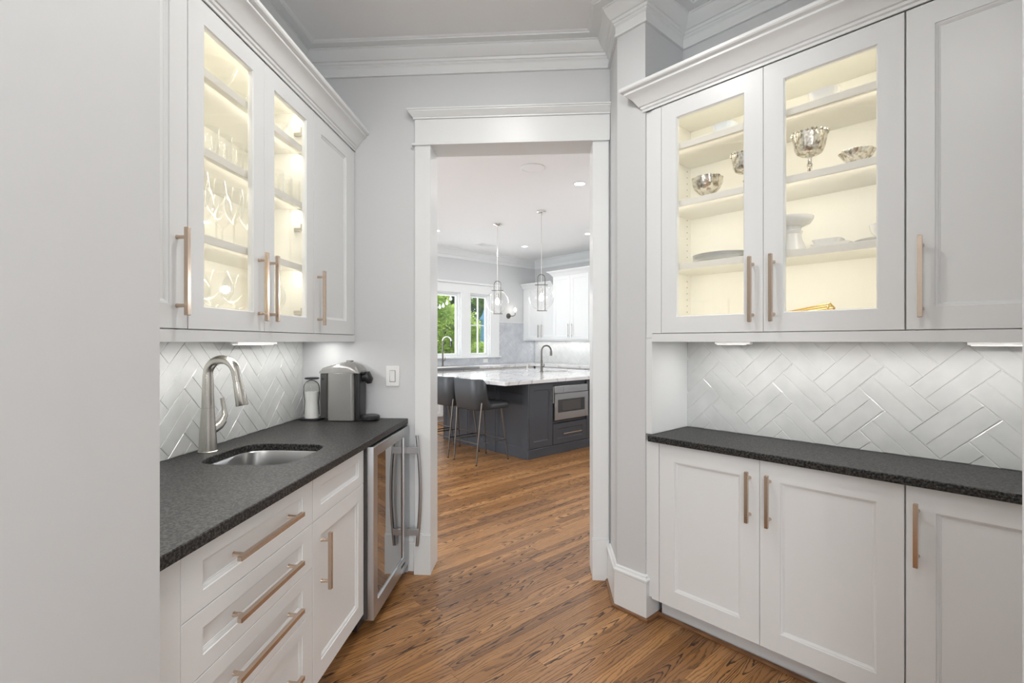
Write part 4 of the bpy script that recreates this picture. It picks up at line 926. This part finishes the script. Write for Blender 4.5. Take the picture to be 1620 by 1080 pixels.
mb.loft(loops); mb.build('backrest', 'leather', parent=t, smooth=70)
LG = [((.205,-.235),(.225,-.170),.685),((-.205,-.235),(-.225,-.170),.685),((.200,.235),(.165,.165),.602),((-.200,.235),(-.165,.165),.602)]
for (f, tp, zt) in LG:
    L = MB().tube([(f[0],f[1],.012),(tp[0],tp[1],zt)], [.0075,.011], 10).build('leg', 'darksteel', parent=t)
    MB().lathe([(.0095,0),(.0095,.012),(.001,.0125)], (f[0],f[1],0), 10, cap=True).build('foot_cap', 'black', parent=L)
def legat(i, z):
    f, tp, zt = LG[i]; u = (z-.012)/(zt-.012); return (f[0]+(tp[0]-f[0])*u, f[1]+(tp[1]-f[1])*u, z)
for a, b in ((0,1),(2,3),(0,2),(1,3)): MB().tube([legat(a,.235), legat(b,.235)], .0065, 8).build('footrest_bar', 'darksteel', parent=t)
SL = ['dark grey leather bar stool, nearest of three at the island', 'dark grey leather bar stool, middle of three at the island', 'dark grey leather bar stool, farthest of three, mostly behind the door casing']
for k, q in enumerate((-4.49,-5.025,-5.56)):
    o = stool if k == 0 else dup(stool, (0,0,0))
    o['label'] = SL[k]; o['group'] = 'bar stools along the island'; place(o, FB, q, 3.605, 0)
# ---- pendants
t = pend = thing('pendant_light', 'x', 'pendant light', FB, (0,0,0)); ORG[t.name] = (0,0,0)   # origin at the globe centre; ceiling at +1.138
GZ = 1.937; up = CZ-GZ
MB().lathe([(.001,up-.002),(.065,up-.002),(.066,up-.012),(.05,up-.024),(.012,up-.028),(.008,up-.05)], n=28).build('canopy', 'chrome', parent=t)
MB().tube([(0,0,up-.03),(0,0,.30)], .0045, 8).build('rod', 'chrome', parent=t)
mb = MB(); pts = [(-.048,0,-.165),(-.048,0,.255)]+[(-.048*math.cos(PI*k/10), 0, .255+.05*math.sin(PI*k/10)) for k in range(1,10)]+[(.048,0,.255),(.048,0,-.165)]
mb.tube(pts, .0055, 8); mb.build('stirrup', 'darksteel', parent=t)
mb = MB(); mb.tube([(-.085,0,.168),(.085,0,.168)], .005, 8); mb.tube([(-.06,0,-.172),(.075,0,-.172)], .005, 8); mb.tube([(-.048,-.03,-.172),(.048,-.03,-.172)],.004,8); mb.build('crossbars', 'darksteel', parent=t)
pr = []
for k in range(25): a = math.radians(22+ (158-22)*k/24); pr.append((.168*math.sin(a), .168*math.cos(a)))
MB().lathe(pr, n=40).build('glass_globe', 'globe', parent=t, smooth=80)
MB().lathe([(.001,.12),(.020,.12),(.022,.06),(.016,.055)], n=16).tube([(0,0,.12),(0,0,.30)], .004, 8).build('socket', 'nickel', parent=t)
MB().lathe([(.012,.055),(.018,.03),(.030,0),(.028,-.022),(.015,-.04),(.001,-.045)], n=20).build('bulb', 'filament', parent=t)
for k, (a, b, z) in enumerate(((-4.59,4.70,0),(-5.52,4.735,0))):
    o = pend if k == 0 else dup(pend, (0,0,0))
    o['label'] = ('clear globe pendant light over the island, the nearer one on the right', 'clear globe pendant light over the island, the farther one on the left')[k]; o['group'] = 'globe pendants over the island'
    place(o, FB, a, b, GZ, -AB+PI/2); 
    point('pendant_bulb_glow', FB.w(a, b, GZ-.02), .03, 18, (1,.99,.97))
# ---- ceiling fixtures
t = rl = thing('recessed_light', 'x', 'ceiling light', FO, (0,0,0)); ORG[t.name] = (0,0,0)
MB().lathe([(.05,.0),(.075,.0),(.078,-.003),(.06,-.006),(.055,-.002)], n=28).build('trim_ring', 'white', parent=t)
MB().lathe([(.001,-.001),(.054,-.001),(.054,-.003),(.001,-.003)], n=28).build('lens', 'lamp', parent=t)
RL = [((.735,5.412),'recessed ceiling light nearest the doorway, at upper right of the opening'),((.228,8.983),'recessed ceiling light behind the right pendant rod, farthest away'),((1.217,7.926),'recessed ceiling light cut by the right door casing'),((-1.173,7.70),'recessed ceiling light cut by the left door casing')]
for k, (p, lb) in enumerate(RL):
    o = rl if k == 0 else dup(rl, (0,0,0)); o.location = (p[0], p[1], CZ-.0005); o['label'] = lb; o['group'] = 'recessed lights in the kitchen ceiling'
for p in [r[0] for r in RL]+[(-1.9,5.6),(3.0,6.6),(.2,4.2)]:
    disc('kitchen_downlight', (p[0], p[1], CZ-.02), .12, 7, SOFT)
t = thing('ceiling_speaker', 'round white ceiling speaker grille just inside the kitchen', 'speaker', FO, (.206,4.918,CZ-.001))
MB().lathe([(.105,0),(.12,0),(.121,-.004),(.108,-.008),(.104,-.004)], (.206,4.918,CZ-.001), 36).build('bezel', 'white', parent=t)
MB().lathe([(.001,-.006),(.09,-.006),(.105,-.004),(.105,-.001),(.001,-.001)], (.206,4.918,CZ-.001), 36).build('grille', 'ceil', parent=t)
t = thing('ceiling_vent', 'white slatted air vent in the kitchen ceiling behind the left pendant', 'vent', FB, (-6.875,5.617,CZ-.001))
MB().loft(MB().rect_loft([(0,1,0,1,0)])) if 0 else None
mb = MB(); x, y, z = -6.875, 5.617, CZ-.001
mb.box(x-.09,x+.09,y-.17,y-.15,z-.006,z); mb.box(x-.09,x+.09,y+.15,y+.17,z-.006,z); mb.box(x-.09,x-.075,y-.15,y+.15,z-.006,z); mb.box(x+.075,x+.09,y-.15,y+.15,z-.006,z); mb.build('frame', 'white', parent=t)
for k in range(7): MB().box(x-.062+k*.02, x-.056+k*.02, y-.15, y+.15, z-.007, z-.001).build('slat', 'white', parent=t)

# ================================================================ GARDEN BEYOND THE WINDOWS
MB().box(-20,20,9.5,60,-.25,-.15).build('ground', 'patio', fr=FO, kind='structure') if 0 else MB().prism([(-25,KW+.2),(45,KW+.2),(45,60),(-25,60)], -.35, -.15).build('ground', 'patio', fr=FW, kind='structure')
def tree(label, x, y, h, rad, m, n, seed, blobs=9, low=.25, cat='tree', name='tree', leaf=.07):
    rnd = random.Random(seed); t = thing(name, label, cat, FO, (x,y,-.15))
    bl = [(rnd.uniform(-.55,.55)*rad, rnd.uniform(-.55,.55)*rad, h*rnd.uniform(low, .85), rad*rnd.uniform(.38,.6)) for _ in range(blobs)]
    mb = MB(); mb.tube([(x,y,-.15),(x+.05,y,h*.4),(x-.03,y+.04,h*.75)], [.02*h+.03,.015*h+.02,.02], 8)
    for bx, by, bz, br in bl[:6]: mb.tube([(x,y,h*.35),(x+bx,y+by,bz)], [.03,.01], 6)
    mb.build('trunk', 'bark', parent=t)
    vs, fs = [], []
    for i in range(n):
        bx, by, bz, br = bl[i % blobs]; a = rnd.uniform(0,2*PI); c = rnd.uniform(-1,1); s_ = math.sqrt(1-c*c); r = br*rnd.uniform(.6,1.08)
        p = Vector((x+bx+r*s_*math.cos(a), y+by+r*s_*math.sin(a), bz+r*c*.9)); u = Vector((rnd.gauss(0,1),rnd.gauss(0,1),rnd.gauss(0,.6))).normalized(); w = u.orthogonal().normalized(); L = leaf*rnd.uniform(.7,1.4)
        b = len(vs); vs += [p-u*L, p+w*L*.45, p+u*L, p-w*L*.45]; fs.append((b,b+1,b+2,b+3))
    mb = MB(); mb.v = [tuple(v) for v in vs]; mb.f = fs; mb.build('foliage', m, parent=t, kind='stuff')
tree('bright yellow-green tree outside the left kitchen window', -1.85, 13.2, 2.75, 1.15, 'leafb', 15000, 3, blobs=12, low=.1, leaf=.055)
tree('tall dark green tree behind the bright one outside the left window', -3.2, 21.5, 6.2, 2.9, 'leafd', 24000, 5, blobs=16, low=.1, leaf=.11)
tree('mid green tree seen through the small right window panes', -.45, 15.6, 3.3, .95, 'leafm', 9000, 8, blobs=9, low=.15, leaf=.07)
tree('low bright shrub at the foot of the right kitchen window', -.75, 11.8, 1.45, .42, 'leafb', 3500, 11, blobs=6, low=.3, cat='shrub', name='shrub', leaf=.035)
t = thing('patio_umbrella', 'closed blue patio umbrella standing outside the right kitchen window', 'umbrella', FO, (-.66,12.4,-.15))
MB().tube([(-.66,12.4,-.15),(-.66,12.4,2.2)], .022, 10).build('pole', 'bark', parent=t)
MB().lathe([(.02,2.22),(.06,2.05),(.13,1.9),(.09,1.88),(.10,1.5),(.13,.9),(.15,.62),(.02,.62)], (-.66,12.4,0), 32, fn=lambda a,z: 1+.22*math.sin(8*a)).build('canopy', 'umbrella', parent=t, smooth=60)
t = thing('string_lights', 'string of clear bulbs hung outside the left kitchen window', 'string lights', FO, (-.87,9.73,2.9))
pts = []
for k in range(19): u = k/18; pts.append((-.87-1.0*u, 9.73+2.1*u, 2.95-.70*u-.30*math.sin(PI*u)))
MB().tube(pts, .004, 6).build('wire', 'black', parent=t)
for k in (6,8,10,12,14,16):
    p = pts[k]; MB().lathe([(.012,0),(.014,-.03),(.030,-.055),(.034,-.08),(.02,-.105),(.001,-.112)], p, 10).build('bulb', 'white', parent=t)
